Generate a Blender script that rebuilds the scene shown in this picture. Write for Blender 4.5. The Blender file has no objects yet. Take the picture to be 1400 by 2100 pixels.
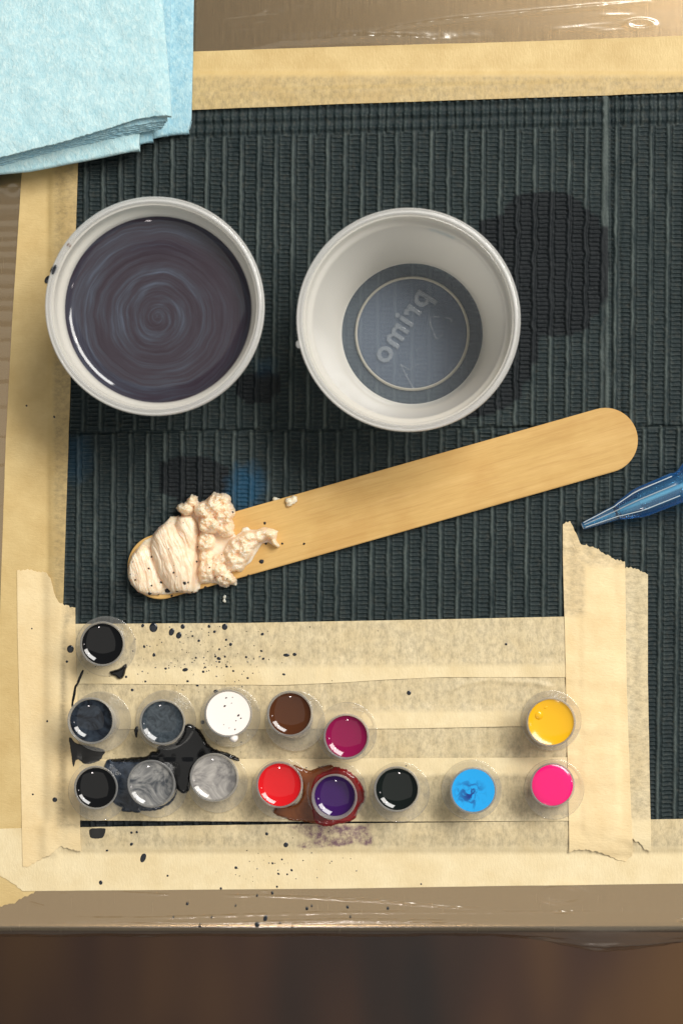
import bpy, bmesh, math, random
import numpy as np
from mathutils import Vector, Matrix

random.seed(7)
RNG = np.random.default_rng(11)
scene = bpy.context.scene
COL = scene.collection

# ------------------------------------------------------------------ units
# The work surface is laid out on a flat chart: 1 chart unit = 0.14 mm on the tray,
# x to the right, y towards the front edge.  World: metres, z up.
S = 0.00014
CAM_H = 0.50
def wx(px): return (np.asarray(px, float) - 700.0) * S
def wy(py): return (1050.0 - np.asarray(py, float)) * S
def P(px, py, z=0.0):
    k = (CAM_H - z) / CAM_H           # chart position of a point seen at height z
    return Vector((float(wx(px)) * k, float(wy(py)) * k, z))

# ------------------------------------------------------------------ camera
cam_d = bpy.data.cameras.new('camera')
cam = bpy.data.objects.new('camera', cam_d)
COL.objects.link(cam)
cam.location = (0, 0, CAM_H)
cam.rotation_euler = (0, 0, 0)
cam_d.sensor_fit = 'VERTICAL'
cam_d.sensor_height = 36.0
cam_d.sensor_width = 24.0
cam_d.lens = 36.0 * CAM_H / (2100 * S)
cam_d.clip_start = 0.02
cam_d.clip_end = 50
cam_d.dof.use_dof = True
cam_d.dof.focus_distance = CAM_H - 0.004
cam_d.dof.aperture_fstop = 8.0
scene.camera = cam

# ------------------------------------------------------------------ world, lamps, exposure
world = bpy.data.worlds.new('World')
scene.world = world
world.use_nodes = True
bg = world.node_tree.nodes['Background']
bg.inputs['Color'].default_value = (0.93, 0.98, 1.0, 1)
bg.inputs['Strength'].default_value = 0.16

def area_lamp(name, loc, aim, sx, sy, watts, color):
    d = bpy.data.lights.new(name, 'AREA')
    d.shape = 'RECTANGLE'; d.size = sx; d.size_y = sy
    d.energy = watts; d.color = color
    o = bpy.data.objects.new(name, d); COL.objects.link(o)
    o.location = loc
    o.rotation_euler = (Vector(aim) - Vector(loc)).to_track_quat('-Z', 'Y').to_euler()
    return o
# the room's window side (far right), seen as a broken bar of light in every wet surface
area_lamp('window_lamp', (0.74, 1.06, 1.48), (0, 0, 0), 0.86, 0.62, 30.0, (1.0, 0.98, 0.94))
area_lamp('window_lamp', (1.20, 0.58, 1.48), (0, 0, 0), 0.54, 0.62, 18.0, (1.0, 0.96, 0.90))
# pale ceiling, evenly lit
area_lamp('ceiling_lamp', (0, -1.2, 2.2), (0, -1.2, 0), 3.2, 3.2, 15.0, (1.0, 0.95, 0.86))
# two small bulbs further off
for loc, w in (((0.95, -0.12, 0.95), 1.2), ((-0.05, -1.0, 0.85), 3.0)):
    d = bpy.data.lights.new('bulb_lamp', 'POINT'); d.energy = w; d.shadow_soft_size = 0.035
    d.color = (1.0, 0.9, 0.88)
    o = bpy.data.objects.new('bulb_lamp', d); o.location = loc; COL.objects.link(o)

scene.view_settings.view_transform = 'Standard'
scene.view_settings.look = 'None'
scene.view_settings.exposure = 0.08
scene.view_settings.gamma = 1.0
scene.view_settings.use_curve_mapping = False
scene.render.engine = 'CYCLES'
scene.cycles.use_denoising = True
scene.cycles.max_bounces = 10
scene.cycles.transparent_max_bounces = 24
scene.cycles.caustics_reflective = False
scene.cycles.caustics_refractive = False

# ------------------------------------------------------------------ numpy noise and rasters
class VNoise:          # 2-D gradient noise, about -1..1
    def __init__(self, seed):
        a = np.random.default_rng(seed).random((256, 256)) * 2 * math.pi
        self.c = np.cos(a); self.s = np.sin(a)
    def __call__(self, x, y):
        x = np.asarray(x, float); y = np.asarray(y, float)
        x, y = 0.8 * x - 0.6 * y, 0.6 * x + 0.8 * y
        xi = np.floor(x).astype(int); yi = np.floor(y).astype(int)
        fx = x - xi; fy = y - yi
        def g(i, j): 
            a = (yi + j) & 255; b = (xi + i) & 255
            return self.c[a, b] * (fx - i) + self.s[a, b] * (fy - j)
        ux = fx * fx * fx * (fx * (fx * 6 - 15) + 10); uy = fy * fy * fy * (fy * (fy * 6 - 15) + 10)
        return 1.5 * ((g(0, 0) * (1 - ux) + g(1, 0) * ux) * (1 - uy) + (g(0, 1) * (1 - ux) + g(1, 1) * ux) * uy)
def fbm(seed, x, y, octaves=4, gain=0.5):
    n = VNoise(seed); s = 0; a = 1.0; f = 1.0; tot = 0
    for i in range(octaves):
        s = s + a * n(x * f + 17.3 * i, y * f + 9.1 * i); tot += a; a *= gain; f *= 2.03
    return s / tot

def poly_sdf(px, py, poly):
    """signed distance to a polygon, positive inside"""
    poly = np.asarray(poly, float); n = len(poly)
    d2 = np.full(px.shape, 1e18); inside = np.zeros(px.shape, bool)
    for i in range(n):
        a = poly[i]; b = poly[(i + 1) % n]; e = b - a
        wxv = px - a[0]; wyv = py - a[1]
        t = np.clip((wxv * e[0] + wyv * e[1]) / max(e @ e, 1e-9), 0, 1)
        d2 = np.minimum(d2, (wxv - t * e[0]) ** 2 + (wyv - t * e[1]) ** 2)
        c = (a[1] > py) != (b[1] > py)
        with np.errstate(divide='ignore', invalid='ignore'):
            xx = (b[0] - a[0]) * (py - a[1]) / (b[1] - a[1] if b[1] != a[1] else 1e-9) + a[0]
        inside ^= c & (px < xx)
    d = np.sqrt(d2)
    return np.where(inside, d, -d)

def seg_dist(px, py, pts):
    d2 = np.full(np.shape(px), 1e18); along = np.zeros(np.shape(px))
    L = 0; tot = sum(math.dist(pts[i], pts[i + 1]) for i in range(len(pts) - 1))
    for i in range(len(pts) - 1):
        a = np.array(pts[i], float); e = np.array(pts[i + 1], float) - a; l = math.hypot(*e)
        t = np.clip(((px - a[0]) * e[0] + (py - a[1]) * e[1]) / (l * l), 0, 1)
        q = (px - a[0] - t * e[0]) ** 2 + (py - a[1] - t * e[1]) ** 2
        m = q < d2
        d2 = np.where(m, q, d2); along = np.where(m, (L + t * l) / tot, along); L += l
    return np.sqrt(d2), along

RX0, RY0, RST = -80, -80, 2
RW, RH_ = 790, 1040
RXX, RYY = np.meshgrid(RX0 + np.arange(RW) * RST, RY0 + np.arange(RH_) * RST)
def sample(R, px, py):
    fx = np.clip((np.asarray(px, float) - RX0) / RST, 0, RW - 1.001)
    fy = np.clip((np.asarray(py, float) - RY0) / RST, 0, RH_ - 1.001)
    xi = fx.astype(int); yi = fy.astype(int); fx = fx - xi; fy = fy - yi
    return (R[yi, xi] * (1 - fx) + R[yi, xi + 1] * fx) * (1 - fy) + (R[yi + 1, xi] * (1 - fx) + R[yi + 1, xi + 1] * fx) * fy
def maxfilt(R, r):
    for ax in (0, 1):
        out = R.copy()
        for k in range(1, r + 1):
            out = np.maximum(out, np.roll(R, k, ax)); out = np.maximum(out, np.roll(R, -k, ax))
        R = out
    return R
def blur(R, r, n=2):
    for _ in range(n):
        for ax in (0, 1):
            pad = [(0, 0), (0, 0)]; pad[ax] = (r + 1, r)
            c = np.cumsum(np.pad(R, pad, mode='edge'), axis=ax)
            R = (np.take(c, range(2 * r + 1, c.shape[ax]), ax) - np.take(c, range(0, c.shape[ax] - 2 * r - 1), ax)) / (2 * r + 1)
    return R

# ------------------------------------------------------------------ mesh helpers
def link(name, me, mat=None, parent=None, smooth=True):
    o = bpy.data.objects.new(name, me); COL.objects.link(o)
    if mat: me.materials.append(mat)
    if parent: o.parent = parent
    return o
def tag(o, label=None, cat=None, group=None, kind=None):
    if label: o['label'] = label
    if cat: o['category'] = cat
    if group: o['group'] = group
    if kind: o['kind'] = kind
    return o
def empty(name, loc=(0, 0, 0)):
    o = bpy.data.objects.new(name, None); o.location = loc; o.empty_display_size = 0.01; COL.objects.link(o); return o

def grid_mesh(name, X, Y, Z, attrs=None, keep=None, smooth=True):
    n, m = X.shape
    idx = np.arange(n * m).reshape(n, m)
    q = np.stack([idx[:-1, :-1], idx[1:, :-1], idx[1:, 1:], idx[:-1, 1:]], -1)
    q = q[keep] if keep is not None else q.reshape(-1, 4)
    v = np.stack([X, Y, Z], -1).reshape(-1, 3)
    used = None
    if keep is not None:
        used = np.unique(q); remap = np.full(n * m, -1); remap[used] = np.arange(len(used))
        q = remap[q]; v = v[used]
    me = bpy.data.meshes.new(name)
    me.vertices.add(len(v)); me.vertices.foreach_set('co', v.astype(np.float32).ravel())
    nf = len(q)
    me.loops.add(nf * 4); me.loops.foreach_set('vertex_index', q.astype(np.int32).ravel())
    me.polygons.add(nf)
    me.polygons.foreach_set('loop_start', np.arange(0, nf * 4, 4, dtype=np.int32))
    me.polygons.foreach_set('loop_total', np.full(nf, 4, dtype=np.int32))
    me.update(calc_edges=True); me.validate()
    me.polygons.foreach_set('use_smooth', np.full(len(me.polygons), smooth))
    for k, a in (attrs or {}).items():
        a = np.asarray(a, float)
        if a.ndim == 3:
            a = a.reshape(-1, 3); a = a[used] if used is not None else a
            at = me.attributes.new(k, 'FLOAT_VECTOR', 'POINT'); at.data.foreach_set('vector', a.astype(np.float32).ravel())
        else:
            a = a.reshape(-1); a = a[used] if used is not None else a
            at = me.attributes.new(k, 'FLOAT', 'POINT'); at.data.foreach_set('value', a.astype(np.float32))
    return me

def lathe(name, prof, seg=96, lean=(0, 0), lean_h=1.0, cap0=False, cap1=False, closed=False):
    """prof: list of (r, z); lean moves the axis sideways in proportion to z/lean_h"""
    prof = np.array(prof, float); n = len(prof)
    a = np.linspace(0, 2 * math.pi, seg, endpoint=False)
    V = []; F = []
    for r, z in prof:
        k = z / lean_h
        for t in a: V.append((r * math.cos(t) + lean[0] * k, r * math.sin(t) + lean[1] * k, z))
    rows = n if closed else n - 1
    for i in range(rows):
        i2 = (i + 1) % n
        for j in range(seg):
            j2 = (j + 1) % seg
            F.append((i * seg + j, i * seg + j2, i2 * seg + j2, i2 * seg + j))
    if cap0: F.append(tuple(range(seg - 1, -1, -1)))
    if cap1: F.append(tuple((n - 1) * seg + j for j in range(seg)))
    me = bpy.data.meshes.new(name); me.from_pydata(V, [], F); me.update()
    for p in me.polygons: p.use_smooth = True
    return me

def fix_normals(me):
    bm = bmesh.new(); bm.from_mesh(me); bmesh.ops.recalc_face_normals(bm, faces=bm.faces); bm.to_mesh(me); bm.free(); me.set_sharp_from_angle(angle=math.radians(50)); return me

# ------------------------------------------------------------------ materials
def srgb(r, g, b):
    f = lambda c: (c / 255 / 12.92) if c / 255 <= 0.04045 else ((c / 255 + 0.055) / 1.055) ** 2.4
    return (f(r), f(g), f(b), 1)
class NT:
    def __init__(self, name):
        self.m = bpy.data.materials.new(name); self.m.use_nodes = True
        self.t = self.m.node_tree; self.t.nodes.clear()
        self.out = self.t.nodes.new('ShaderNodeOutputMaterial')
    def n(self, typ, ins=None, **props):
        nd = self.t.nodes.new(typ)
        for k, v in props.items(): setattr(nd, k, v)
        for k, v in (ins or {}).items():
            s = nd.inputs[k]
            if isinstance(v, bpy.types.NodeSocket): self.t.links.new(v, s)
            else: s.default_value = v
        return nd
    def math(self, op, a, b=0.0, clamp=False):
        return self.n('ShaderNodeMath', {0: a, 1: b}, operation=op, use_clamp=clamp).outputs[0]
    def mix(self, f, a, b):
        nd = self.t.nodes.new('ShaderNodeMix'); nd.data_type = 'RGBA'
        for s, v in ((nd.inputs[0], f), (nd.inputs[6], a), (nd.inputs[7], b)):
            if isinstance(v, bpy.types.NodeSocket): self.t.links.new(v, s)
            else: s.default_value = v
        return nd.outputs[2]
    def ramp(self, f, stops):
        nd = self.n('ShaderNodeValToRGB', {0: f}); cr = nd.color_ramp
        while len(cr.elements) < len(stops): cr.elements.new(0.5)
        for e, (p, c) in zip(cr.elements, stops):
            e.position = p; e.color = c if len(c) == 4 else (*c, 1)
        return nd.outputs[0]
    def noise(self, vec, scale, detail=3, rough=0.55, dist=0.0):
        return self.n('ShaderNodeTexNoise', {'Vector': vec, 'Scale': scale, 'Detail': detail, 'Roughness': rough, 'Distortion': dist}).outputs['Fac']
    def attr(self, name):
        return self.n('ShaderNodeAttribute', attribute_name=name)
    def obj(self): return self.n('ShaderNodeTexCoord').outputs['Object']
    def mapping(self, vec, scale=(1, 1, 1), rot=(0, 0, 0)):
        return self.n('ShaderNodeMapping', {'Vector': vec, 'Scale': scale, 'Rotation': rot}).outputs[0]
    def bump(self, h, dist, strength=1.0, normal=None):
        ins = {'Height': h, 'Distance': dist, 'Strength': strength}
        if normal is not None: ins['Normal'] = normal
        return self.n('ShaderNodeBump', ins).outputs[0]
    def principled(self, **kw):
        ins = {k.replace('_', ' '): v for k, v in kw.items()}
        return self.n('ShaderNodeBsdfPrincipled', ins).outputs[0]
    def schlick(self, f0=0.04, pw=4.0):
        f = self.n('ShaderNodeLayerWeight', {'Blend': 0.5}).outputs['Facing']
        return self.math('ADD', f0, self.math('MULTIPLY', self.math('POWER', f, pw), 1 - f0), True)
    def done(self, sh):
        self.t.links.new(sh, self.out.inputs['Surface']); return self.m

def mat_film():
    t = NT('clear_film')
    fr = t.schlick()
    geo = t.n('ShaderNodeNewGeometry')
    fine = t.noise(t.mapping(geo.outputs['Position'], (1, 1, 1)), 900, 2)
    b = t.bump(fine, 0.00004, 0.25)
    fac = t.math('ADD', t.math('MULTIPLY', fr, 1.8), 0.03, True)
    tr = t.n('ShaderNodeBsdfTransparent', {'Color': (0.93, 0.90, 0.85, 1)}).outputs[0]
    gl = t.n('ShaderNodeBsdfGlossy', {'Color': (1, 0.97, 0.9, 1), 'Roughness': 0.20, 'Normal': b}).outputs[0]
    df = t.n('ShaderNodeBsdfDiffuse', {'Color': (0.55, 0.45, 0.33, 1)}).outputs[0]
    s = t.n('ShaderNodeMixShader', {0: 0.03, 1: tr, 2: df}).outputs[0]
    return t.done(t.n('ShaderNodeMixShader', {0: fac, 1: s, 2: gl}).outputs[0])

def mat_steel():
    t = NT('brushed_steel'); o = t.n('ShaderNodeNewGeometry').outputs['Position']
    g = t.noise(t.mapping(o, (7000, 120, 60)), 1.0, 2, 0.5)
    big = t.noise(o, 14, 2)
    c = t.mix(g, srgb(192, 168, 132), srgb(208, 184, 146))
    c = t.mix(t.math('MULTIPLY', big, 0.4), c, srgb(158, 128, 88))
    return t.done(t.principled(Base_Color=c, Metallic=1.0, Roughness=t.math('ADD', t.math('MULTIPLY', g, 0.10), 0.20), Normal=t.bump(g, 0.00002, 0.4)))

def mat_floor():
    t = NT('dark_wood_floor'); o = t.n('ShaderNodeNewGeometry').outputs['Position']
    n1 = t.noise(t.mapping(o, (9, 2.2, 1)), 1.0, 2)
    n2 = t.noise(t.mapping(o, (60, 4, 1)), 1.0, 4)
    c = t.ramp(n1, [(0.34, srgb(30, 18, 11)), (0.48, srgb(70, 41, 22)), (0.66, srgb(106, 72, 33))])
    c = t.mix(t.math('MULTIPLY', n2, 0.35), c, srgb(38, 24, 14))
    return t.done(t.principled(Base_Color=c, Roughness=0.55))

def mat_mat():
    t = NT('embossed_crepe_paper'); o = t.n('ShaderNodeNewGeometry').outputs['Position']
    wet = t.attr('wet').outputs['Fac']; blue = t.attr('blue').outputs['Fac']
    fib = t.noise(t.mapping(o, (1, 0.35, 1)), 5200, 3, 0.7)
    mid = t.noise(o, 700, 3, 0.6)
    big = t.noise(o, 22, 3, 0.5)
    c = t.mix(fib, (0.0020, 0.0065, 0.0090, 1), (0.011, 0.023, 0.026, 1))
    c = t.mix(t.ramp(mid, [(0.52, (0, 0, 0)), (0.75, (1, 1, 1))]), c, (0.034, 0.036, 0.031, 1))
    c = t.mix(t.math('MULTIPLY', big, 0.5), c, (0.010, 0.020, 0.020, 1))
    c = t.mix(t.math('MULTIPLY', t.attr('ridge').outputs['Fac'], t.math('MULTIPLY', fib, 1.05)), c, (0.116, 0.142, 0.130, 1))   # lit look painted in: raised bands and rungs turn paler
    c = t.mix(t.math('MULTIPLY', wet, 0.96), c, (0.0035, 0.006, 0.008, 1))
    c = t.mix(t.math('MULTIPLY', blue, 0.9), c, (0.003, 0.055, 0.115, 1))
    sp = t.ramp(t.noise(o, 2600, 1), [(0.74, (0, 0, 0)), (0.79, (1, 1, 1))])
    c = t.mix(t.math('MULTIPLY', sp, 0.5), c, (0.12, 0.13, 0.12, 1))
    r = 0.6
    return t.done(t.principled(Base_Color=c, Roughness=r, Specular_IOR_Level=0.28, Normal=t.bump(fib, 0.00014, 0.8)))

def mat_tape(name, light, dark, grey):
    """creped masking-tape paper; 'contact' is where the backing lies on the black mat"""
    t = NT(name)
    uv = t.attr('tape_uv').outputs['Vector']; con = t.attr('contact').outputs['Fac']; st = t.attr('stain').outputs['Fac']
    ck = t.attr('inked').outputs['Fac']
    crepe = t.noise(t.mapping(uv, (1.0, 0.38, 1)), 1900, 3, 0.6)          # crepe lines run across the strip
    crepe2 = t.noise(t.mapping(uv, (1.0, 0.5, 1)), 5200, 2, 0.6)
    blot = t.noise(uv, 95, 4, 0.6)
    fine = t.noise(t.mapping(uv, (1.0, 0.6, 1)), 760, 6, 0.75)
    c = t.mix(t.ramp(blot, [(0.3, (0, 0, 0)), (0.7, (1, 1, 1))]), dark, light)
    c = t.mix(t.math('MULTIPLY', crepe, 0.30), c, t.mix(0.5, dark, (0.30, 0.20, 0.09, 1)))
    # where it sticks to the mat, dark paper shows through in fibrous patches
    patch = t.ramp(t.math('ADD', t.math('MULTIPLY', fine, 0.82), t.math('MULTIPLY', blot, 0.18)), [(0.44, (0, 0, 0)), (0.74, (1, 1, 1))])
    thru = t.math('MULTIPLY', con, t.math('ADD', 0.17, t.math('MULTIPLY', patch, 0.55)))
    c = t.mix(thru, c, grey)
    c = t.mix(t.math('MULTIPLY', st, t.ramp(t.noise(uv, 480, 4, 0.7), [(0.38, (0.1, 0.1, 0.1)), (0.62, (1, 1, 1))])), c, srgb(96, 62, 84))
    c = t.mix(ck, c, srgb(78, 68, 50))
    h = t.math('ADD', t.math('MULTIPLY', crepe, 0.7), t.math('MULTIPLY', crepe2, 0.3))
    return t.done(t.principled(Base_Color=c, Roughness=0.50, Specular_IOR_Level=0.35, Normal=t.bump(h, 0.00022, 0.7)))

def mat_plastic(name, opac, tint=(0.86, 0.85, 0.82, 1), edge=0.3, rough=0.12):
    """milky polypropylene: part see-through, part scattering, glossy skin"""
    t = NT(name)
    lw = t.n('ShaderNodeLayerWeight', {'Blend': 0.35}).outputs['Facing']
    df = t.n('ShaderNodeBsdfDiffuse', {'Color': tint}).outputs[0]
    tl = t.n('ShaderNodeBsdfTranslucent', {'Color': tint}).outputs[0]
    body = t.n('ShaderNodeMixShader', {0: 0.52, 1: df, 2: tl}).outputs[0]
    tr = t.n('ShaderNodeBsdfTransparent', {'Color': (0.97, 0.97, 0.96, 1)}).outputs[0]
    fac = t.math('ADD', opac, t.math('MULTIPLY', lw, edge), True)
    s = t.n('ShaderNodeMixShader', {0: fac, 1: tr, 2: body}).outputs[0]
    fr = t.schlick(0.035)
    gl = t.n('ShaderNodeBsdfGlossy', {'Color': (1, 1, 1, 1), 'Roughness': rough}).outputs[0]
    return t.done(t.n('ShaderNodeMixShader', {0: fr, 1: s, 2: gl}).outputs[0])

def mat_ink(name, color, rough=0.04, swirl=None, scale=260, coat=0.0, spec=0.5):
    t = NT(name); c = color
    if swirl:
        o = t.obj()
        n1 = t.noise(o, scale, 4, 0.6, 2.2)
        c = t.ramp(n1, [(0.36, color), (0.50, t_mid(color, swirl)), (0.64, swirl)])
    return t.done(t.principled(Base_Color=c, Roughness=rough, Specular_IOR_Level=spec, Coat_Weight=coat, Coat_Roughness=0.02))
def t_mid(a, b): return tuple((x + y) / 2 for x, y in zip(a, b))

def mat_liquid():
    t = NT('stirred_rinse_water'); o = t.obj()
    sp = t.n('ShaderNodeSeparateXYZ', {0: t.n('ShaderNodeVectorMath', {0: o, 1: (-0.0004, -0.0020, 0)}, operation='SUBTRACT').outputs[0]})
    x, y = sp.outputs[0], sp.outputs[1]
    wob = t.math('MULTIPLY', t.math('SUBTRACT', t.noise(o, 70, 2), 0.5), 0.0035)
    r = t.math('ADD', t.math('SQRT', t.math('ADD', t.math('MULTIPLY', x, x), t.math('MULTIPLY', y, y))), wob)
    r = t.math('MAXIMUM', r, 0.0003)
    th = t.math('ARCTAN2', y, x)
    th = t.math('ADD', th, t.math('MULTIPLY', t.math('LOGARITHM', t.math('MULTIPLY', r, 1000), 2.718), 2.6))
    def ring(fr, ang, seed):
        v = t.n('ShaderNodeCombineXYZ', {0: t.math('ADD', t.math('MULTIPLY', r, fr), seed), 1: t.math('MULTIPLY', t.math('COSINE', th), ang), 2: t.math('MULTIPLY', t.math('SINE', th), ang)}).outputs[0]
        return t.noise(v, 1.0, 4, 0.62, 0.4)
    a = ring(260, 0.6, 0.0); b = ring(1300, 0.45, 7.0)
    m = t.math('ADD', t.math('MULTIPLY', a, 0.52), t.math('MULTIPLY', b, 0.48))
    c = t.ramp(m, [(0.36, srgb(43, 33, 42)), (0.48, srgb(52, 45, 54)), (0.57, srgb(58, 58, 68)), (0.72, srgb(80, 88, 104))])
    return t.done(t.principled(Base_Color=c, Roughness=0.05, Specular_IOR_Level=0.5))

def mat_wood():
    t = NT('birch_wood'); o = t.obj()
    g1 = t.noise(t.mapping(o, (25, 420, 400)), 1.0, 5, 0.6)
    g2 = t.noise(t.mapping(o, (180, 3400, 3000)), 1.0, 3, 0.6)
    oil = t.ramp(t.noise(o, 60, 3), [(0.45, (0, 0, 0)), (0.62, (1, 1, 1))])
    c = t.ramp(g1, [(0.3, srgb(200, 162, 96)), (0.5, srgb(209, 171, 104)), (0.7, srgb(216, 178, 112))])
    c = t.mix(t.math('MULTIPLY', g2, 0.42), c, srgb(160, 118, 62))
    g3 = t.ramp(t.noise(t.mapping(o, (70, 1500, 900)), 1.0, 3, 0.6), [(0.50, (0, 0, 0)), (0.72, (1, 1, 1))])
    c = t.mix(t.math('MULTIPLY', g3, 0.40), c, srgb(176, 134, 76))
    c = t.mix(t.math('MULTIPLY', oil, 0.28), c, srgb(176, 128, 62))
    return t.done(t.principled(Base_Color=c, Roughness=0.48, Specular_IOR_Level=0.35, Normal=t.bump(g2, 0.00006, 0.6)))

def mat_wax():
    t = NT('cream_jelly'); o = t.obj()
    n1 = t.noise(o, 420, 4, 0.6); n2 = t.noise(o, 3200, 3)
    c = t.ramp(n1, [(0.3, srgb(228, 200, 166)), (0.55, srgb(238, 216, 188)), (0.75, srgb(245, 228, 206))])
    return t.done(t.principled(Base_Color=c, Roughness=0.33, Subsurface_Weight=0.85, Subsurface_Radius=(1.0, 0.8, 0.6), Subsurface_Scale=0.0032, Normal=t.bump(n2, 0.00003, 0.5)))

def mat_wipe(name, light, dark):
    t = NT(name); o = t.n('ShaderNodeNewGeometry').outputs['Position']
    f1 = t.noise(t.mapping(o, (1, 0.55, 1), (0, 0, 0.6)), 1500, 4, 0.65, 0.6)
    f2 = t.noise(o, 420, 3)
    big = t.noise(o, 30, 2)
    m = t.math('ADD', t.math('MULTIPLY', f1, 0.65), t.math('MULTIPLY', f2, 0.35))
    c = t.ramp(m, [(0.36, dark), (0.52, t_mid(light, dark)), (0.62, light)])
    c = t.mix(t.math('MULTIPLY', big, 0.25), c, light)
    return t.done(t.principled(Base_Color=c, Roughness=0.9, Specular_IOR_Level=0.15, Sheen_Weight=0.2, Normal=t.bump(m, 0.0005, 0.85)))

def mat_tint(name, tint, edge_tint, haze=0.06, hcol=(0.5, 0.75, 0.95, 1), edge_haze=0.0):
    t = NT(name)
    lw = t.n('ShaderNodeLayerWeight', {'Blend': 0.5}).outputs['Facing']
    c = t.mix(t.math('POWER', lw, 2.0), tint, edge_tint)
    tr = t.n('ShaderNodeBsdfTransparent', {'Color': c}).outputs[0]
    df = t.n('ShaderNodeBsdfDiffuse', {'Color': hcol}).outputs[0]
    s = t.n('ShaderNodeMixShader', {0: t.math('ADD', haze, t.math('MULTIPLY', t.math('POWER', lw, 3.5), edge_haze)), 1: tr, 2: df}).outputs[0]
    fr = t.schlick(0.05)
    gl = t.n('ShaderNodeBsdfGlossy', {'Color': (1, 1, 1, 1), 'Roughness': 0.16}).outputs[0]
    return t.done(t.n('ShaderNodeMixShader', {0: t.math('MULTIPLY', fr, 1.6, True), 1: s, 2: gl}).outputs[0])

def mat_simple(name, color, rough=0.5, metallic=0.0, spec=0.5):
    t = NT(name); n = t.noise(t.obj(), 500, 3)
    c = t.mix(t.math('MULTIPLY', n, 0.25), color, tuple(x * 0.6 for x in color[:3]) + (1,))
    return t.done(t.principled(Base_Color=c, Roughness=rough, Metallic=metallic, Specular_IOR_Level=spec))

M_FILM = mat_film(); M_STEEL = mat_steel(); M_FLOOR = mat_floor(); M_MAT = mat_mat()

# ------------------------------------------------------------------ floor
def box_mesh(name, x0, x1, y0, y1, z0, z1, bevel=0):
    bm = bmesh.new(); bmesh.ops.create_cube(bm, size=1)
    for v in bm.verts:
        v.co = Vector(((x0 + x1) / 2 + v.co.x * (x1 - x0), (y0 + y1) / 2 + v.co.y * (y1 - y0), (z0 + z1) / 2 + v.co.z * (z1 - z0)))
    if bevel: bmesh.ops.bevel(bm, geom=bm.edges[:], offset=bevel, segments=3, affect='EDGES')
    me = bpy.data.meshes.new(name); bm.to_mesh(me); bm.free(); return me
o = link('floor', box_mesh('floor', -3, 3, -3, 3, -0.84, -0.80), M_FLOOR); tag(o, kind='structure')

# ------------------------------------------------------------------ steel tray with rolled front edge
EDGE = 1893.0                      # chart y where the front edge starts to roll over
RAD = 27 * S                       # radius of the roll
yE = float(wy(EDGE)); ZT = -0.0012
prof = [(0.26, ZT)] + [(yE + 0.02, ZT)]
for k in range(0, 13):
    a = math.radians(90 * k / 12); prof.append((yE - RAD * math.sin(a), ZT - RAD + RAD * math.cos(a)))
prof.append((yE - RAD, ZT - 0.022))
prof.append((yE - RAD + 0.0012, ZT - 0.022)); prof.append((yE - RAD + 0.0012, ZT - RAD)); prof.append((yE + 0.004, ZT - 0.002)); prof.append((0.26, ZT - 0.002))
V = []; F = []; npf = len(prof)
for x in (-0.24, 0.24):
    for (y, z) in prof: V.append((x, y, z))
for i in range(npf):
    j = (i + 1) % npf; F.append((i, j, npf + j, npf + i))
F.append(tuple(range(npf - 1, -1, -1))); F.append(tuple(range(npf, 2 * npf)))
me = bpy.data.meshes.new('steel_tray'); me.from_pydata(V, [], F); fix_normals(me)
for p in me.polygons: p.use_smooth = len(p.vertices) == 4 and abs(p.normal.z) < 0.999 and p.normal.y < 0
o = link('steel_tray', me, M_STEEL); tag(o, 'brushed steel tray with a rolled front edge under the clear film', 'tray')

# ------------------------------------------------------------------ clear film stretched over the tray
CREASES = [  # polyline, height mm, width
    ([(750, 64), (900, 42), (1060, 26), (1330, 2)], 0.55, 4.0),
    ([(690, 72), (800, 73), (920, 83)], 0.45, 5.0),
    ([(480, 104), (580, 82), (720, 74), (900, 78), (1000, 74)], 0.55, 9.0),
    ([(420, 40), (560, 30), (800, 8)], 0.15, 14.0),
    ([(1130, 60), (1170, 57), (1240, 58)], 0.2, 4.0), ([(1230, 30), (1300, 29)], 0.15, 3.0),
    ([(235, 1830), (300, 1834), (360, 1836)], 0.35, 2.6), ([(440, 1837), (520, 1838)], 0.3, 2.4),
    ([(120, 1834), (145, 1835)], 0.3, 2.6), ([(55, 1850), (98, 1862)], 0.35, 3.0),
    ([(520, 1837), (640, 1842), (760, 1848), (905, 1860), (1030, 1868)], 0.5, 3.0),
    ([(0, 1880), (300, 1884), (540, 1876), (700, 1872), (1000, 1872), (1420, 1871)], 0.35, 3.2),
    ([(0, 1893), (200, 1886), (420, 1896), (700, 1887), (900, 1890), (1130, 1898)], 0.35, 3.5),
    ([(1060, 1895), (1130, 1897)], 0.5, 3.5), ([(1380, 1887), (1440, 1888)], 0.5, 3.0),
    ([(400, 1862), (560, 1855), (660, 1858)], 0.2, 3.0), ([(530, 1826), (552, 1830)], 0.3, 2.4),
    ([(950, 1818), (965, 1838)], 0.2, 2.2), ([(650, 1826), (700, 1828)], 0.15, 2.2),
]
for k, yy in enumerate([388, 417, 452, 476, 492, 515, 540, 566, 590, 617, 640, 667, 700, 742, 790, 838, 900, 960, 1040]):
    CREASES.append(([(-60, yy + (k * 7) % 11 - 5), (10, yy + (k * 5) % 7 - 3), (50, yy)], 0.22 + 0.1 * (k % 3), 3.0 + (k % 4)))
for k in range(16):
    x_ = random.uniform(0, 1400); y_ = random.uniform(1832, 1888); l_ = random.uniform(30, 190)
    CREASES.append(([(x_, y_), (x_ + l_ / 2, y_ + random.uniform(-3, 3)), (x_ + l_, y_ + random.uniform(-5, 5))], random.uniform(0.05, 0.14), random.uniform(2.2, 4)))
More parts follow.
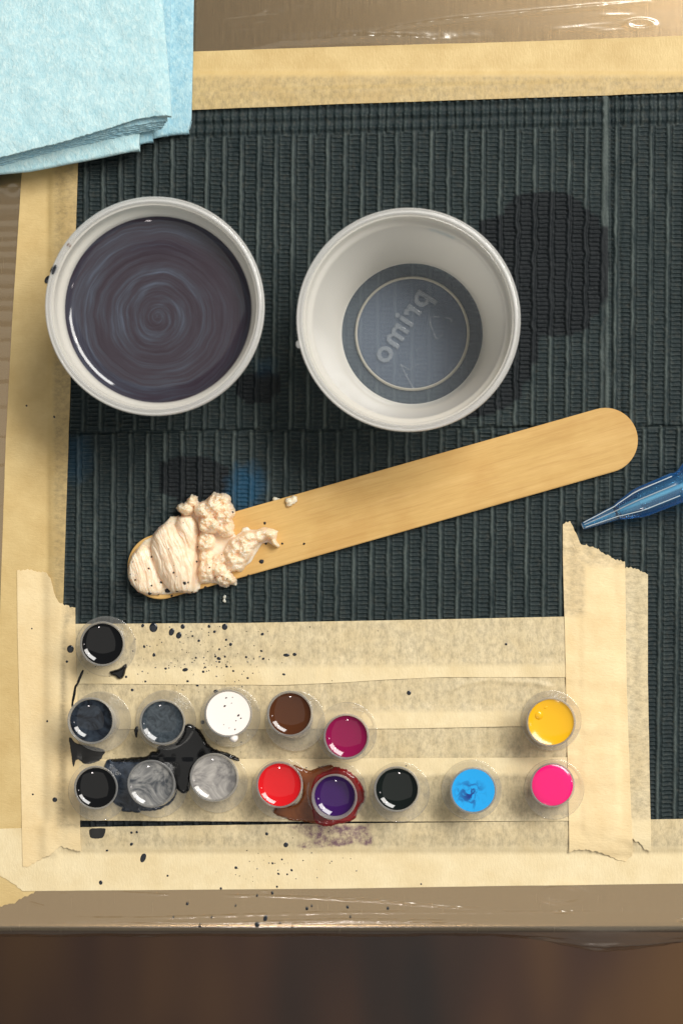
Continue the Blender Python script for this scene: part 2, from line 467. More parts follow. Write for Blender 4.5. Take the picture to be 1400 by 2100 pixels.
for k in range(10):
    x_ = random.uniform(430, 1350); y_ = random.uniform(2, 66); l_ = random.uniform(20, 130)
    CREASES.append(([(x_, y_), (x_ + l_ / 2, y_ - l_ * 0.06), (x_ + l_, y_ - l_ * 0.1)], random.uniform(0.06, 0.2), random.uniform(1.8, 3.5)))
DENTS = [(1313, 48, 26, 9, 0.5), (1155, 1837, 44, 17, 0.45), (1160, 1869, 10, 3, 0.2), (26, 385, 14, 10, 0.4), (1290, 1842, 24, 10, 0.12)]
def film_z(px, py):
    z = np.full(np.shape(px), -0.00055)
    z = z + 0.00005 * fbm(3, px / 300, py / 60, 2) + 0.00001 * fbm(4, px / 60, py / 22, 2)
    w1 = fbm(6, px / 16, py / 16, 2); w2 = 0.8 + 0.4 * fbm(7, px / 24, py / 24, 2)
    for pts, a, w in CREASES:
        q = np.array(pts); m = 4 * w
        sel = (px > q[:, 0].min() - m) & (px < q[:, 0].max() + m) & (py > q[:, 1].min() - m) & (py < q[:, 1].max() + m)
        if not sel.any(): continue
        d, t = seg_dist(px[sel], py[sel], pts)
        tp = np.clip(np.minimum(t, 1 - t) * 5, 0, 1)
        z[sel] += a * 1e-3 * 0.62 * np.exp(-((d + 0.10 * w * w1[sel]) / w) ** 2) * (0.25 + 0.75 * tp) * w2[sel]
    for cx, cy, rx, ry, a in DENTS:
        q = np.sqrt(((px - cx) / rx) ** 2 + ((py - cy) / ry) ** 2)
        z = z + a * 1e-3 * 0.6 * np.exp(-((q - 1) / 0.28) ** 2)
    return z
H = film_z(RXX, RYY); K = np.zeros_like(H)        # running surface height and what lies on top

gx = np.concatenate([np.arange(-300, 0, 25), np.arange(0, 1400, 2.5), np.arange(1400, 1700, 25)])
gy = np.concatenate([np.arange(-300, -10, 30), np.arange(-10, 240, 2.0), np.concatenate([np.arange(240, 1100, 4), np.arange(1100, 1760, 20)]), np.arange(1760, EDGE, 1.5)])
FX, FY = np.meshgrid(gx, gy)
FZ = film_z(FX, FY)
X = wx(FX); Y = wy(FY); Z = FZ
# over the roll and loose below it
rows = 46; s = np.linspace(0.02, 1.0, rows)
slack = (9 + 6 * fbm(21, gx / 160, gx * 0, 3) + 42 * np.exp(-((gx - 1255) / 130) ** 2) + 10 * np.exp(-((gx - 1420) / 120) ** 2)
         + 3 * np.exp(-((gx - 90) / 90) ** 2)) * S
AX, AY, AZ = [], [], []
for k, sv in enumerate(s):
    if sv < 0.45:
        a = math.radians(100 * sv / 0.45); r = RAD + 0.0005
        yy = yE - r * math.sin(a); zz = ZT - RAD + r * math.cos(a)
        out = slack * (sv / 0.45) ** 2 * 0.55
        yv = yy - out; zv = zz + 0 * gx + 0.0012 * (sv / 0.45) ** 2 * (slack / (40 * S))
    else:
        q = (sv - 0.45) / 0.55
        yv = yE - RAD - 0.0005 + 0.0009 * q - slack * (0.55 + 0.45 * math.sin(min(1, q * 2.2) * math.pi / 2)) * (1 - 0.8 * max(0, q - 0.45) / 0.55)
        zv = ZT - RAD - 0.0008 - 0.018 * q + 0 * gx
    w = min(1, sv * 2.2) ** 3
    wr = (0.00022 * np.sin(sv * 34 + 2.2 * fbm(31, gx / 130, gx * 0 + sv * 2, 3)) + 0.00030 * fbm(33, gx / 45, gx * 0 + sv * 9, 3)) * w
    AX.append(wx(gx)); AY.append(yv - wr); AZ.append(zv + wr)
X = np.vstack([X, AX]); Y = np.vstack([Y, AY]); Z = np.vstack([Z, AZ])
o = link('plastic_film', grid_mesh('plastic_film', X, Y, Z), M_FILM)
tag(o, 'wrinkled clear plastic film wrapped over the steel tray', 'plastic film')

# ------------------------------------------------------------------ embossed mat
MX0, MX1, MY0, MY1 = 112, 1440, 158, 1738
STEP = 2.0; STEPY = 1.7
mx, my = np.meshgrid(np.arange(MX0, MX1, STEP), np.arange(MY0, MY1, STEPY))
WETS = [  # blotches of soaked-up water or ink
    ([(985, 455), (1030, 440), (1050, 405), (1090, 395), (1160, 395), (1190, 420), (1215, 440), (1245, 475), (1252, 540), (1245, 600), (1225, 640), (1195, 680), (1150, 690), (1110, 690), (1090, 760), (1060, 820), (1010, 850), (960, 860), (900, 850), (900, 600), (960, 520)], 1.0),
    ([(490, 770), (520, 765), (545, 755), (572, 770), (575, 800), (555, 825), (510, 830), (485, 810)], 1.0),
    ([(330, 950), (370, 935), (430, 938), (465, 960), (470, 1000), (450, 1020), (380, 1030), (330, 1010)], 1.0),
    ([(140, 1195), (260, 1190), (300, 1230), (280, 1262), (140, 1262)], 0.35),
    ([(140, 1672), (1170, 1672), (1170, 1705), (140, 1705)], 0.9),
]
def soft_poly(px, py, poly, feather, seed, wob=8):
    d = poly_sdf(px, py, poly) + wob * fbm(seed, px / 22, py / 22, 3)
    return np.clip(d / feather + 0.5, 0, 1)
wet = np.zeros_like(mx)
snapx = np.floor((mx - 486) / 35.3 * 2) / 2 * 35.3 + 494           # liquid creeps along the ribs: the outline steps from rib to rib
for k, (pl, a) in enumerate(WETS): wet = np.maximum(wet, a * soft_poly(0.35 * mx + 0.65 * snapx, my, pl, 5, 50 + k, 6))
blue = 0.8 * soft_poly(mx, my, [(472, 985), (490, 962), (515, 958), (538, 975), (540, 1005), (520, 1050), (490, 1050), (470, 1015)], 34, 61, 14)
blue = np.maximum(blue, 0.35 * soft_poly(mx, my, [(135, 900), (180, 895), (190, 950), (165, 985), (135, 980)], 30, 62))
blue = np.maximum(blue, 0.22 * soft_poly(mx, my, [(520, 740), (560, 735), (565, 765), (530, 770)], 20, 63))

PER = 35.3; TICK = 8.9
cock = soft_poly(mx, my, WETS[0][0], 60, 71)
wob = 0.9 * fbm(72, mx / 90, my / 60, 3) + cock * 5.0 * fbm(73, mx / 30, my / 34, 3) + 1.9 * fbm(74, mx / 24, my / 20, 3)
lower = (my > 885 - 12 * (mx - 145) / 1255.0)
xs = mx - 490 + 0.010 * (my - 300) + wob + np.where(lower, 9.0, 0) + np.where(mx > 1247, 9, 0)
u = np.mod(xs / PER, 1.0); colid = np.floor(xs / PER)
def hump(u, c, w): return np.clip(1 - ((u - c) / w) ** 2, 0, 1)
ytick = my + 1.2 * fbm(75, mx / 30, my / 30, 2) + 3.1 * np.sin(colid * 1.7) + 0.02 * (mx - 700)
rung = 0.5 + 0.5 * np.cos(2 * math.pi * ytick / TICK)
ridge = hump(u, 0.13, 0.135)
stitch = hump(u, 0.42, 0.075) * (0.45 + 0.55 * rung)
colm = np.clip(np.minimum(u - 0.44, 1.0 - u) / 0.035, 0, 1)
body = 0.62 * np.sqrt(ridge) + 0.50 * stitch + colm * (-0.04 + 0.46 * rung ** 3.2)
# waffle band along the top hem
rowb = my + 0.027 * (mx - 700)
band = np.clip((271 + 6 - rowb) / 3, 0, 1)
u2 = np.mod(xs / (PER / 2), 1.0)
wv = 0.58 * np.sqrt(hump(u2, 0.27, 0.27)) * (0.72 + 0.28 * np.cos(2 * math.pi * rowb / 24.0)) + 0.40 * (0.5 + 0.5 * np.cos(2 * math.pi * rowb / 24.0)) ** 2
hm = body * (1 - band) + wv * band
hm = hm * (0.86 + 0.22 * fbm(76, mx / 60, my / 60, 3)) + 0.10 * fbm(77, mx / 7, my / 12, 2) + 0.10 * fbm(78, mx / 120, my / 120, 2) + 0.16
# folds: a hem running down at x=1245 and a cross fold near y=880
fx = 1246 + 0.004 * (my - 230) + 1.2 * fbm(79, mx * 0, my / 50, 2)
dxf = mx - fx
smoothband = np.exp(-((dxf + 6) / 6.0) ** 4)
upper = np.where(lower, 0.35, 1.0)
hm = hm * (1 - smoothband * upper) + (0.80 + 0.05 * fbm(80, mx / 5, my / 9, 2)) * smoothband * upper
hm = hm - 0.95 * np.exp(-((dxf - 3.5) / 2.2) ** 2) * upper
hm = hm - 0.9 * np.exp(-((dxf - 22) / 3.0) ** 2) * upper * 0.6
fy = 886 - 12 * (mx - 145) / 1255.0 + 1.5 * fbm(81, mx / 90, my * 0, 3)
dyf = my - fy
hm = hm + 0.30 * np.exp(-((dyf + 9) / 9.0) ** 2) - 1.0 * np.exp(-((dyf - 1) / 2.2) ** 2) + 0.22 * np.exp(-((dyf - 9) / 6.0) ** 2)
hm = np.maximum(hm, 0.02)
# flatten right at the outline so that the tape laps it
edge = np.minimum(np.minimum(mx - MX0, MX1 - mx), np.minimum(my - MY0, MY1 - my))
hm = hm * np.clip(edge / 34, 0.10, 1)
mz = hm * 0.00135 + 0.00010
o = link('absorbent_mat', grid_mesh('absorbent_mat', wx(mx), wy(my), mz, {'wet': wet, 'blue': blue, 'ridge': np.clip((ridge * (1 - band) + smoothband * upper + 0.6 * stitch + 0.55 * colm * rung ** 6 * (1 - band) + 0.55 * band * hump(u2, 0.27, 0.2)) * (0.62 + 0.9 * fbm(83, mx / 20, my / 80, 4)), 0, 1)}), M_MAT)  # ridge: raised bands and rungs coloured paler, as if lit
tag(o, 'dark teal black embossed absorbent paper mat taped to the tray', 'mat')
inside = (RXX >= MX0) & (RXX <= MX1 - 2) & (RYY >= MY0) & (RYY <= MY1 - 2)
ci = np.clip(((RXX - MX0) / STEP).astype(int), 0, mz.shape[1] - 1); ri = np.clip(((RYY - MY0) / STEPY).astype(int), 0, mz.shape[0] - 1)
H = np.where(inside, mz[ri, ci], H); K = np.where(inside, 1.0, K)

# ------------------------------------------------------------------ masking tape
M_TAPES = {
    'a': mat_tape('masking_tape_paper', srgb(237, 220, 180), srgb(222, 201, 156), srgb(98, 90, 76)),
    'b': mat_tape('masking_tape_paper_aged', srgb(216, 190, 134), srgb(198, 169, 112), srgb(92, 84, 68)),
    'c': mat_tape('masking_tape_paper_pale', srgb(240, 218, 172), srgb(227, 200, 150), srgb(118, 108, 90)),
}
def resample(pts, t):
    pts = np.array(pts, float); d = np.concatenate([[0], np.cumsum(np.hypot(*np.diff(pts, axis=0).T))]); d /= d[-1]
    return np.stack([np.interp(t, d, pts[:, 0]), np.interp(t, d, pts[:, 1])], -1)
PURPLE = [(585, 1692), (620, 1690), (760, 1690), (762, 1730), (735, 1728), (700, 1735), (610, 1738), (608, 1728), (650, 1722)]
def tape(label, e1, e2, end0=None, end1=None, mat='a', seed=0, jag=3.2, pucker=0.06, hold=None):
    """e1, e2: the two long edges in chart units; end0/end1: torn outlines as (v, inset)"""
    global H, K
    L = np.hypot(*np.diff(np.array(e1, float), axis=0).T).sum()
    W = math.dist(e1[0], e2[0])
    nt = int(L / 3.0) + 2; nv = int(W / 2.2) + 2
    def coords(t, v):
        o0 = np.interp(v, *zip(*end0)) + jag * fbm(seed + 101, v * W / 5.0, v * 0, 3) * 1.6 if end0 else v * 0
        o1 = np.interp(v, *zip(*end1)) + jag * fbm(seed + 202, v * W / 5.0, v * 0, 3) * 1.6 if end1 else v * 0
        tt = o0 / L + t * (1 - (o0 + o1) / L)
        a = resample(e1, tt.ravel()).reshape(tt.shape + (2,)); b = resample(e2, tt.ravel()).reshape(tt.shape + (2,))
        q = a * (1 - v[..., None]) + b * v[..., None]
        return q[..., 0], q[..., 1], tt * L, v * W
    # mark the raster
    T, Vv = np.meshgrid(np.linspace(0, 1, int(L / 1.1)), np.linspace(0, 1, int(W / 1.1)))
    qx, qy, _, _ = coords(T, Vv)
    m = np.zeros(H.shape, bool)
    ii = np.clip(np.round((qx - RX0) / RST).astype(int), 0, RW - 1); jj = np.clip(np.round((qy - RY0) / RST).astype(int), 0, RH_ - 1)
    m[jj, ii] = True
    Kb = blur((K == 1).astype(float), 2, 1)
    # drape over whatever is there
    top = blur(maxfilt(H, 4), 2, 2) + 0.00010
    tl = np.concatenate([[0, 0.5 / L], np.linspace(0, 1, nt)[1:-1], [1 - 0.5 / L, 1]])
    vl = np.concatenate([[0, 0.5 / W], np.linspace(0, 1, nv)[1:-1], [1 - 0.5 / W, 1]])
    V2, T2 = np.meshgrid(vl, tl)
    px, py, uu, vv = coords(T2, V2)
    z = sample(top, px, py) + 1e-3 * pucker * (0.5 + 0.5 * fbm(seed + 7, px / 55, py / 38, 3)) + 1e-3 * 0.03 * fbm(seed + 8, uu / 7, vv / 28, 2)
    if hold is not None: z = z + hold(px, py)
    con = sample(Kb, px, py)
    st = 0.9 * soft_poly(px, py, PURPLE, 6, 300, 9) if seed == 3 else px * 0
    ink = px * 0
    # skirt
    def pad(a): return np.pad(a, 1, mode='edge')
    px, py, uu, vv, con, st, ink = map(pad, (px, py, uu, vv, con, st, ink)); z = pad(z)
    z[0, :] -= 0.00009; z[-1, :] -= 0.00009; z[1:-1, 0] -= 0.00009; z[1:-1, -1] -= 0.00009
    X, Y = wx(px), wy(py)
    me = grid_mesh('masking_tape', X, Y, z, {'contact': con, 'stain': st, 'inked': ink,
                   'tape_uv': np.stack([uu * S + seed * 0.31, vv * S + seed * 0.17, uu * 0], -1)})
    a = me.polygons[len(me.polygons) // 2]
    if a.normal.z < 0: me.flip_normals()
    o = link('masking_tape', me, M_TAPES[mat])
    tag(o, label, 'tape', 'masking tape strips')
    H = np.where(m, top + 0.00003 + 1e-3 * pucker * 0.5, H); K = np.where(m, 2.0, K)
    return o

tape('long masking tape strip along the top edge of the mat, beside the blue wipes',
     [(230, 111), (395, 105), (700, 95), (960, 88), (1200, 80), (1460, 70)], [(230, 232), (395, 228), (700, 216), (1000, 206), (1245, 198), (1460, 188)], mat='b', seed=1)
tape('masking tape strip down the left edge of the mat, passing under the full cup',
     [(58, 180), (45, 350), (25, 660), (12, 900), (3, 1160), (-8, 1500), (-22, 1860)], [(176, 180), (162, 330), (146, 800), (137, 1050), (131, 1240), (122, 1500), (108, 1860)],
     end1=[(0, -8), (0.18, 0), (0.4, 8), (0.55, 20), (0.69, 28), (1, 60)], mat='b', seed=2)
tape('wide masking tape strip along the front edge of the mat, nearest the tray edge',
     [(-60, 1701), (0, 1700), (165, 1695), (640, 1688), (1165, 1682), (1460, 1677)], [(-60, 1829), (45, 1828), (700, 1823), (1000, 1818), (1460, 1812)],
     end0=[(0, 0), (0.66, 12), (0.75, 60), (0.84, 80), (1, 108)], mat='a', seed=3)
# four strips that carry the ink caps
def crease(pts, a, w):
    def f(px, py):
        d, t = seg_dist(px, py, pts); return a * 1e-3 * np.exp(-(d / w) ** 2) * np.clip(np.minimum(t, 1 - t) * 6, 0, 1)
    return f
tape('third masking tape strip down, between the two rows of ink cups',
     [(140, 1459), (700, 1459), (1250, 1457)], [(140, 1588), (700, 1588), (1250, 1585)], mat='a', seed=5, pucker=0.30)
tape('masking tape strip under the bottom row of ink cups',
     [(140, 1556), (700, 1554), (1250, 1551)], [(140, 1681), (500, 1683), (900, 1683), (1250, 1681)], mat='a', seed=6, pucker=0.18)
tape('second masking tape strip under the upper row of ink cups, wrinkled at its right',
     [(140, 1368), (700, 1366), (1250, 1362)], [(140, 1494), (500, 1494), (820, 1493), (1065, 1488), (1250, 1486)], mat='a', seed=4, pucker=0.28,
     hold=lambda x, y: crease([(905, 1420), (950, 1402), (1010, 1392)], 0.35, 5)(x, y) + crease([(1000, 1395), (1090, 1399), (1140, 1410)], 0.3, 6)(x, y))
tape('ink spattered masking tape strip just below the wooden stick, first of the cup rows',
     [(140, 1279), (500, 1277), (880, 1270), (1250, 1262)], [(140, 1401), (580, 1404), (700, 1399), (790, 1393), (900, 1388), (1250, 1388)], mat='a', seed=7, pucker=0.08,
     hold=crease([(860, 1340), (1000, 1352), (1120, 1342)], 0.15, 16))
tape('short vertical masking tape strip with torn ends at left, over the cup rows',
     [(35, 1160), (36, 1300), (41, 1500), (47, 1790)], [(155, 1160), (157, 1300), (163, 1500), (168, 1790)],
     end0=[(0, 11), (0.2, 8), (0.5, 15), (0.58, 24), (0.64, 56), (0.70, 72), (0.8, 78), (0.92, 84), (1, 85)],
     end1=[(0, 13), (0.12, 14), (0.3, 27), (0.5, 40), (0.66, 57), (0.8, 50), (1, 44)], mat='c', seed=8)
tape('outer vertical masking tape strip at right, partly covered by its neighbour',
     [(1197, 1150), (1198, 1400), (1203, 1760)], [(1326, 1150), (1326, 1400), (1333, 1760)],
     end0=[(0, 12), (0.6, 13), (0.75, 14), (0.85, 19), (1, 27)], end1=[(0, 60), (0.65, 48), (0.75, 38), (0.85, 30), (0.9, 18), (1, 15)], mat='a', seed=9, pucker=0.12)
tape('inner vertical masking tape strip at right with a torn peak pointing at the cartridge',
     [(1152, 1060), (1152, 1140), (1156, 1300), (1160, 1500), (1166, 1780)], [(1276, 1060), (1279, 1160), (1282, 1400), (1286, 1520), (1296, 1780)],
     end0=[(0, 15), (0.04, 12), (0.12, 9), (0.16, 17), (0.2, 30), (0.3, 57), (0.37, 58), (0.5, 62), (0.7, 76), (0.86, 88), (1, 92)],
     end1=[(0, 33), (0.12, 38), (0.3, 38), (0.55, 30), (0.75, 18), (0.88, 12), (0.94, 18), (1, 27)], mat='c', seed=10, pucker=0.1,
     hold=crease([(1150, 1122), (1180, 1120), (1192, 1118)], 0.3, 4))
Hs = blur(H, 2, 1)
def surf(px, py): return float(sample(Hs, px, py))

# ------------------------------------------------------------------ plastic caps of ink
M_CAP = mat_plastic('cap_plastic', 0.26, (0.95, 0.94, 0.92, 1), edge=0.35)
M_FLANGE = mat_plastic('flange_plastic', 0.10, (0.98, 0.96, 0.93, 1), edge=0.6, rough=0.08)
CAP_H = 0.0108
def ink_cap(label, top, fl, ink_mat, r_top=47.0, fill=0.0007, dish=0.0012, dome=False, drip=None):
    zs = surf(*fl) + 0.00006
    zt = zs + CAP_H
    base = P(fl[0], fl[1], zs); tp = P(top[0], top[1], zt)
    lean = (tp.x - base.x, tp.y - base.y)
    rt = r_top * S * (CAP_H and (CAP_H + 0.5 - 0.0108 - zt) / 0.5); rb = rt * 0.84; th = 0.00050
    root = empty('ink_cup', base)
    tag(root, label, 'ink cup', 'ink cups standing on the tape')
    # wall with a rounded lip
    prof = [(rb, 0.0004), (rb + (rt - rb) * 0.5, CAP_H * 0.5), (rt, CAP_H - 0.0003), (rt - 0.0001, CAP_H - 0.00008), (rt - th / 2, CAP_H), (rt - th + 0.0001, CAP_H - 0.00008), (rt - th, CAP_H - 0.0003),
            (rb - th + (rt - rb) * 0.5, CAP_H * 0.5), (rb - th, 0.0008)]
    link('wall', fix_normals(lathe('wall', prof, 72, lean, CAP_H)), M_CAP, root)
    # base disc with a slightly raised rim
    fr = 61.5 * S
    fp = [(0.0001, 0.0), (fr - 0.0004, 0.0), (fr, 0.00012), (fr, 0.0006), (fr - 0.00025, 0.00072), (fr - 0.0006, 0.00062), (fr - 0.0011, 0.0004), (rb + 0.0003, 0.0004), (0.0001, 0.0004)]
    link('flange', fix_normals(lathe('flange', fp, 80)), M_FLANGE, root)
    # ink body filling the cap
    zl = CAP_H - fill; g = 0.00003
    rl = rb - th + (rt - rb) * zl / CAP_H - g
    ip = [(0.0001, 0.0008), (rb - th - g, 0.0008), (rl, zl)]
    n = 22
    for k in range(n):
        q = 1 - (k + 1) / n
        if dome: zz = zl + dish * (1 - q ** 6)
        else: zz = zl - dish * (1 - q ** 3)
        ip.append((max(rl * q, 0.00004), zz))
    link('ink', fix_normals(lathe('ink', ip, 72, lean, CAP_H, cap0=True, cap1=True)), ink_mat, root)
    root['top_z'] = zl - (0 if dome else dish)
    return root
def on_ink(cup, px, py, dz=0.0):
    zz = cup.location.z + cup['top_z'] + dz
    return P(px, py, zz) - cup.location

I_BLACK = mat_ink('black_ink', (0.0035, 0.0035, 0.004, 1))
I_BLUEBLACK = mat_ink('blue_black_ink', (0.0045, 0.006, 0.010, 1), swirl=(0.030, 0.040, 0.055, 1), scale=150)
I_SLATE = mat_ink('slate_wash', (0.022, 0.029, 0.036, 1), swirl=(0.060, 0.075, 0.088, 1), scale=330, rough=0.07)
I_WHITE = mat_ink('white_ink', srgb(246, 236, 228), rough=0.12)
I_BROWN = mat_ink('brown_ink', (0.075, 0.022, 0.006, 1))
I_MAG = mat_ink('dark_magenta_ink', (0.23, 0.0035, 0.055, 1))
I_YEL = mat_ink('yellow_ink', (0.80, 0.43, 0.008, 1), rough=0.15)
I_GREY = mat_ink('grey_wash', (0.055, 0.060, 0.068, 1), swirl=(0.34, 0.33, 0.31, 1), scale=120)
I_LIGHT = mat_ink('pale_wash', (0.17, 0.16, 0.155, 1), swirl=(0.46, 0.43, 0.39, 1), scale=105)
I_RED = mat_ink('red_ink', (0.62, 0.008, 0.012, 1))
I_PURP = mat_ink('violet_ink', (0.035, 0.006, 0.085, 1))
I_GREEN = mat_ink('green_black_ink', (0.004, 0.007, 0.006, 1))
def mat_cyan():
    t = NT('cyan_ink'); o = t.obj()
    d = t.n('ShaderNodeVectorMath', {0: t.mapping(o, (1, 1, 0), (0, 0, 0)), 1: (-0.0012, 0.0004, 0)}, operation='DISTANCE').outputs['Value']
    m = t.math('SUBTRACT', 1.25, t.math('DIVIDE', d, 0.0042), True)
    m = t.math('MULTIPLY', m, t.ramp(t.noise(o, 420, 3, 0.55, 1.2), [(0.46, (0, 0, 0)), (0.58, (1, 1, 1))]))
    c = t.mix(m, (0.008, 0.34, 0.76, 1), (0.002, 0.035, 0.22, 1))
    return t.done(t.principled(Base_Color=c, Roughness=0.22))
I_CYAN = mat_cyan()
I_PINK = mat_ink('hot_pink_ink', (0.82, 0.004, 0.16, 1), rough=0.18, coat=0.3)

ink_cap('small plastic ink cup of black ink standing alone in the uppermost row', (210, 1320), (218, 1325), I_BLACK, 46)
ink_cap('small plastic ink cup of blue black ink at the left of the middle row', (186, 1478), (208, 1479), I_BLUEBLACK, 48, fill=0.0009, dish=0.0016)
ink_cap('small plastic ink cup of slate grey ink between the blue black and white ones', (333, 1481), (341, 1476), I_SLATE, 47, dish=0.0012)
cup_white = ink_cap('small plastic ink cup of white ink with black specks', (468, 1463), (473, 1470), I_WHITE, 49, fill=0.0003, dish=0.0002)
ink_cap('small plastic ink cup of dark brown ink in the middle row', (594, 1463), (605, 1478), I_BROWN, 47)
ink_cap('small plastic ink cup of dark magenta ink below and right of the brown one', (710, 1511), (711, 1501), I_MAG, 47, fill=0.0008)
cap_yellow = ink_cap('small plastic ink cup of yellow ink with a bubble, against the right tape', (1129, 1481), (1129, 1477), I_YEL, 51, fill=0.0007, dish=0.0009)
ink_cap('small plastic ink cup of black ink at the left end of the bottom row', (197, 1615), (203, 1621), I_BLACK, 45)
ink_cap('small plastic ink cup of marbled dark grey wash in the bottom row', (310, 1607), (323, 1614), I_GREY, 49, fill=0.0007)
ink_cap('small plastic ink cup of marbled pale grey wash beside the black spill', (439, 1594), (447, 1604), I_LIGHT, 50, fill=0.0007)
ink_cap('small plastic ink cup of bright red ink standing in the brown spill', (573, 1609), (578, 1617), I_RED, 48, fill=0.0006)
ink_cap('small plastic ink cup of violet ink standing in the red spill', (685, 1635), (690, 1624), I_PURP, 47, fill=0.0026, dish=0.0012)
ink_cap('small plastic ink cup of greenish black ink between the violet and cyan ones', (813, 1618), (819, 1624), I_GREEN, 47)
ink_cap('small plastic ink cup of cyan ink with a dark blue smear', (970, 1621), (966, 1619), I_CYAN, 48, fill=0.0003, dish=0.0002)
ink_cap('small plastic ink cup of hot pink ink at the right end of the bottom row', (1132, 1610), (1135, 1618), I_PINK, 46, fill=0.0002, dish=0.0004, dome=True)

def ellip(name, rx, ry, rz, seed=0, lump=0.0):
    bm = bmesh.new(); bmesh.ops.create_uvsphere(bm, u_segments=20, v_segments=12, radius=1)
    nz = VNoise(seed + 900)
    for v in bm.verts:
        f = 1 + lump * float(nz(v.co.x * 1.6 + 3, v.co.y * 1.6 + 7)); v.co = Vector((v.co.x * rx * f, v.co.y * ry * f, v.co.z * rz))
    me = bpy.data.meshes.new(name); bm.to_mesh(me); bm.free()
    for p in me.polygons: p.use_smooth = True
    return me
M_SPECK = mat_simple('dark_speck', (0.02, 0.008, 0.012, 1), 0.4)
for k, (x, y, r) in enumerate([(464, 1431, 3), (477, 1430, 2), (461, 1448, 3.2), (489, 1467, 3.6), (494, 1473, 2.4), (482, 1496, 3), (478, 1507, 3), (470, 1493, 1.6), (475, 1442, 1.5), (484, 1478, 1.8), (459, 1486, 1.5)]):
    o = link('speck', ellip('speck', r * S * 0.8, r * S * 0.5, 0.00008, k, 0.3), M_SPECK, cup_white); o.location = on_ink(cup_white, x, y, 0.00005); o.rotation_euler = (0, 0, 0.6)
o = link('drip', ellip('drip', 9 * S, 8 * S, 0.0016, 3, 0.2), I_WHITE, cup_white); o.location = on_ink(cup_white, 480, 1514, -0.0009)
for x, y, r in ((1103, 1466, 10), (1117, 1449, 6), (1101, 1517, 2.5), (1119, 1527, 2.5), (1156, 1517, 2.5)):
    o = link('bubble', ellip('bubble', r * S, r * S, r * S * 0.55), I_YEL, cap_yellow); o.location = on_ink(cap_yellow, x, y, -0.00005 if r > 5 else 0.0001)

# ------------------------------------------------------------------ puddles, stains, drops
def blob(name, poly, hgt, mat, label=None, cat=None, group=None, wob=2.2, soft=9, step=0.8, kind=None, base=None, seed=400, z_add=0.0):
    p = np.array(poly, float)
    for _ in range(2):
        nx = np.roll(p, -1, 0); p = np.stack([p * 0.75 + nx * 0.25, p * 0.25 + nx * 0.75], 1).reshape(-1, 2)
    x0, y0 = p.min(0) - 4; x1, y1 = p.max(0) + 4
    X, Y = np.meshgrid(np.arange(x0, x1, step), np.arange(y0, y1, step))
    d = poly_sdf(X, Y, p) + wob * fbm(seed, X / 9, Y / 9, 3)
    b = sample(Hs, X, Y) if base is None else np.full(X.shape, base)
    q = np.clip(d / soft, 0, 1)
    z = b + np.where(d > 0, 0.00002 + hgt * np.sqrt(1 - (1 - q) ** 2), np.maximum(d, -2) * 0.0001) + z_add
    keep = (d[:-1, :-1] > -1.2) & (d[1:, :-1] > -1.2) & (d[:-1, 1:] > -1.2) & (d[1:, 1:] > -1.2)
    o = link(name, grid_mesh(name, wx(X), wy(Y), z, keep=keep), mat)
    tag(o, label, cat, group, kind); return o
def zp(pts, ox, oy, k): return [(ox + a / k, oy + b / k) for a, b in pts]
Z1 = lambda pts: zp(pts, 100, 1240, 3.5)
Z2 = lambda pts: zp(pts, 480, 1360, 10 / 3)
SP_BLACK = mat_ink('spilled_black_ink', (0.004, 0.0042, 0.005, 1), rough=0.05)
SP_BLUE = mat_ink('spilled_blue_black_ink', (0.008, 0.012, 0.020, 1), swirl=(0.05, 0.065, 0.09, 1), scale=240, rough=0.08)
SP_DRY = mat_ink('dried_black_ink', (0.012, 0.011, 0.0095, 1), rough=0.45, coat=0.0)
SP_BROWN = mat_ink('brown_spill_ink', (0.14, 0.036, 0.007, 1), swirl=(0.19, 0.055, 0.012, 1), scale=180, rough=0.2)
SP_RED = mat_ink('red_spill_ink', (0.26, 0.008, 0.010, 1), swirl=(0.14, 0.012, 0.010, 1), scale=200, rough=0.18)
SP_DROP = mat_ink('drop_ink', (0.007, 0.010, 0.016, 1), rough=0.18, coat=0.3)
blob('ink_spill', Z1([(985, 838), (1060, 870), (1110, 930), (1150, 1010), (1220, 1045), (1300, 1065), (1372, 1102), (1370, 1120), (1290, 1098), (1180, 1085), (1090, 1120), (1030, 1190), (1020, 1300), (1000, 1350), (945, 1345), (905, 1290), (870, 1200), (800, 1150), (720, 1135), (560, 1135), (440, 1128), (440, 1105), (600, 1095), (720, 1085), (740, 1045), (790, 1050), (780, 1005), (900, 1000), (960, 930)]),
     0.0010, SP_BLACK, 'glossy black ink puddle running between the grey ink cups', 'ink spill', soft=10)
blob('ink_spill', Z1([(425, 1100), (480, 1112), (560, 1104), (720, 1112), (820, 1150), (880, 1220), (930, 1300), (900, 1420), (760, 1480), (660, 1470), (660, 1492), (600, 1480), (520, 1480), (540, 1450), (470, 1430), (440, 1350), (425, 1250), (400, 1160)]),
     0.0009, SP_BLUE, 'blue black ink smear under the marbled dark grey ink cup', 'ink spill', seed=411)
blob('ink_spill', Z1([(152, 930), (200, 1000), (300, 1010), (420, 1040), (390, 1080), (380, 1112), (270, 1145), (225, 1102), (195, 1108), (185, 1168), (178, 1100), (162, 1010)]),
     0.00004, SP_DRY, 'dried black ink stain below the blue black ink cup at left', 'ink stain', seed=412, wob=1.0, z_add=0.00008)
blob('ink_spill', Z1([(250, 462), (262, 470), (240, 520), (222, 562), (205, 590), (200, 640), (185, 690), (182, 730), (170, 730), (174, 680), (186, 620), (195, 575), (212, 555), (228, 505)]),
     0.0002, SP_BLACK, 'thin black ink trickle along the left tape edge', 'ink stain', seed=413, wob=0.5, soft=3)
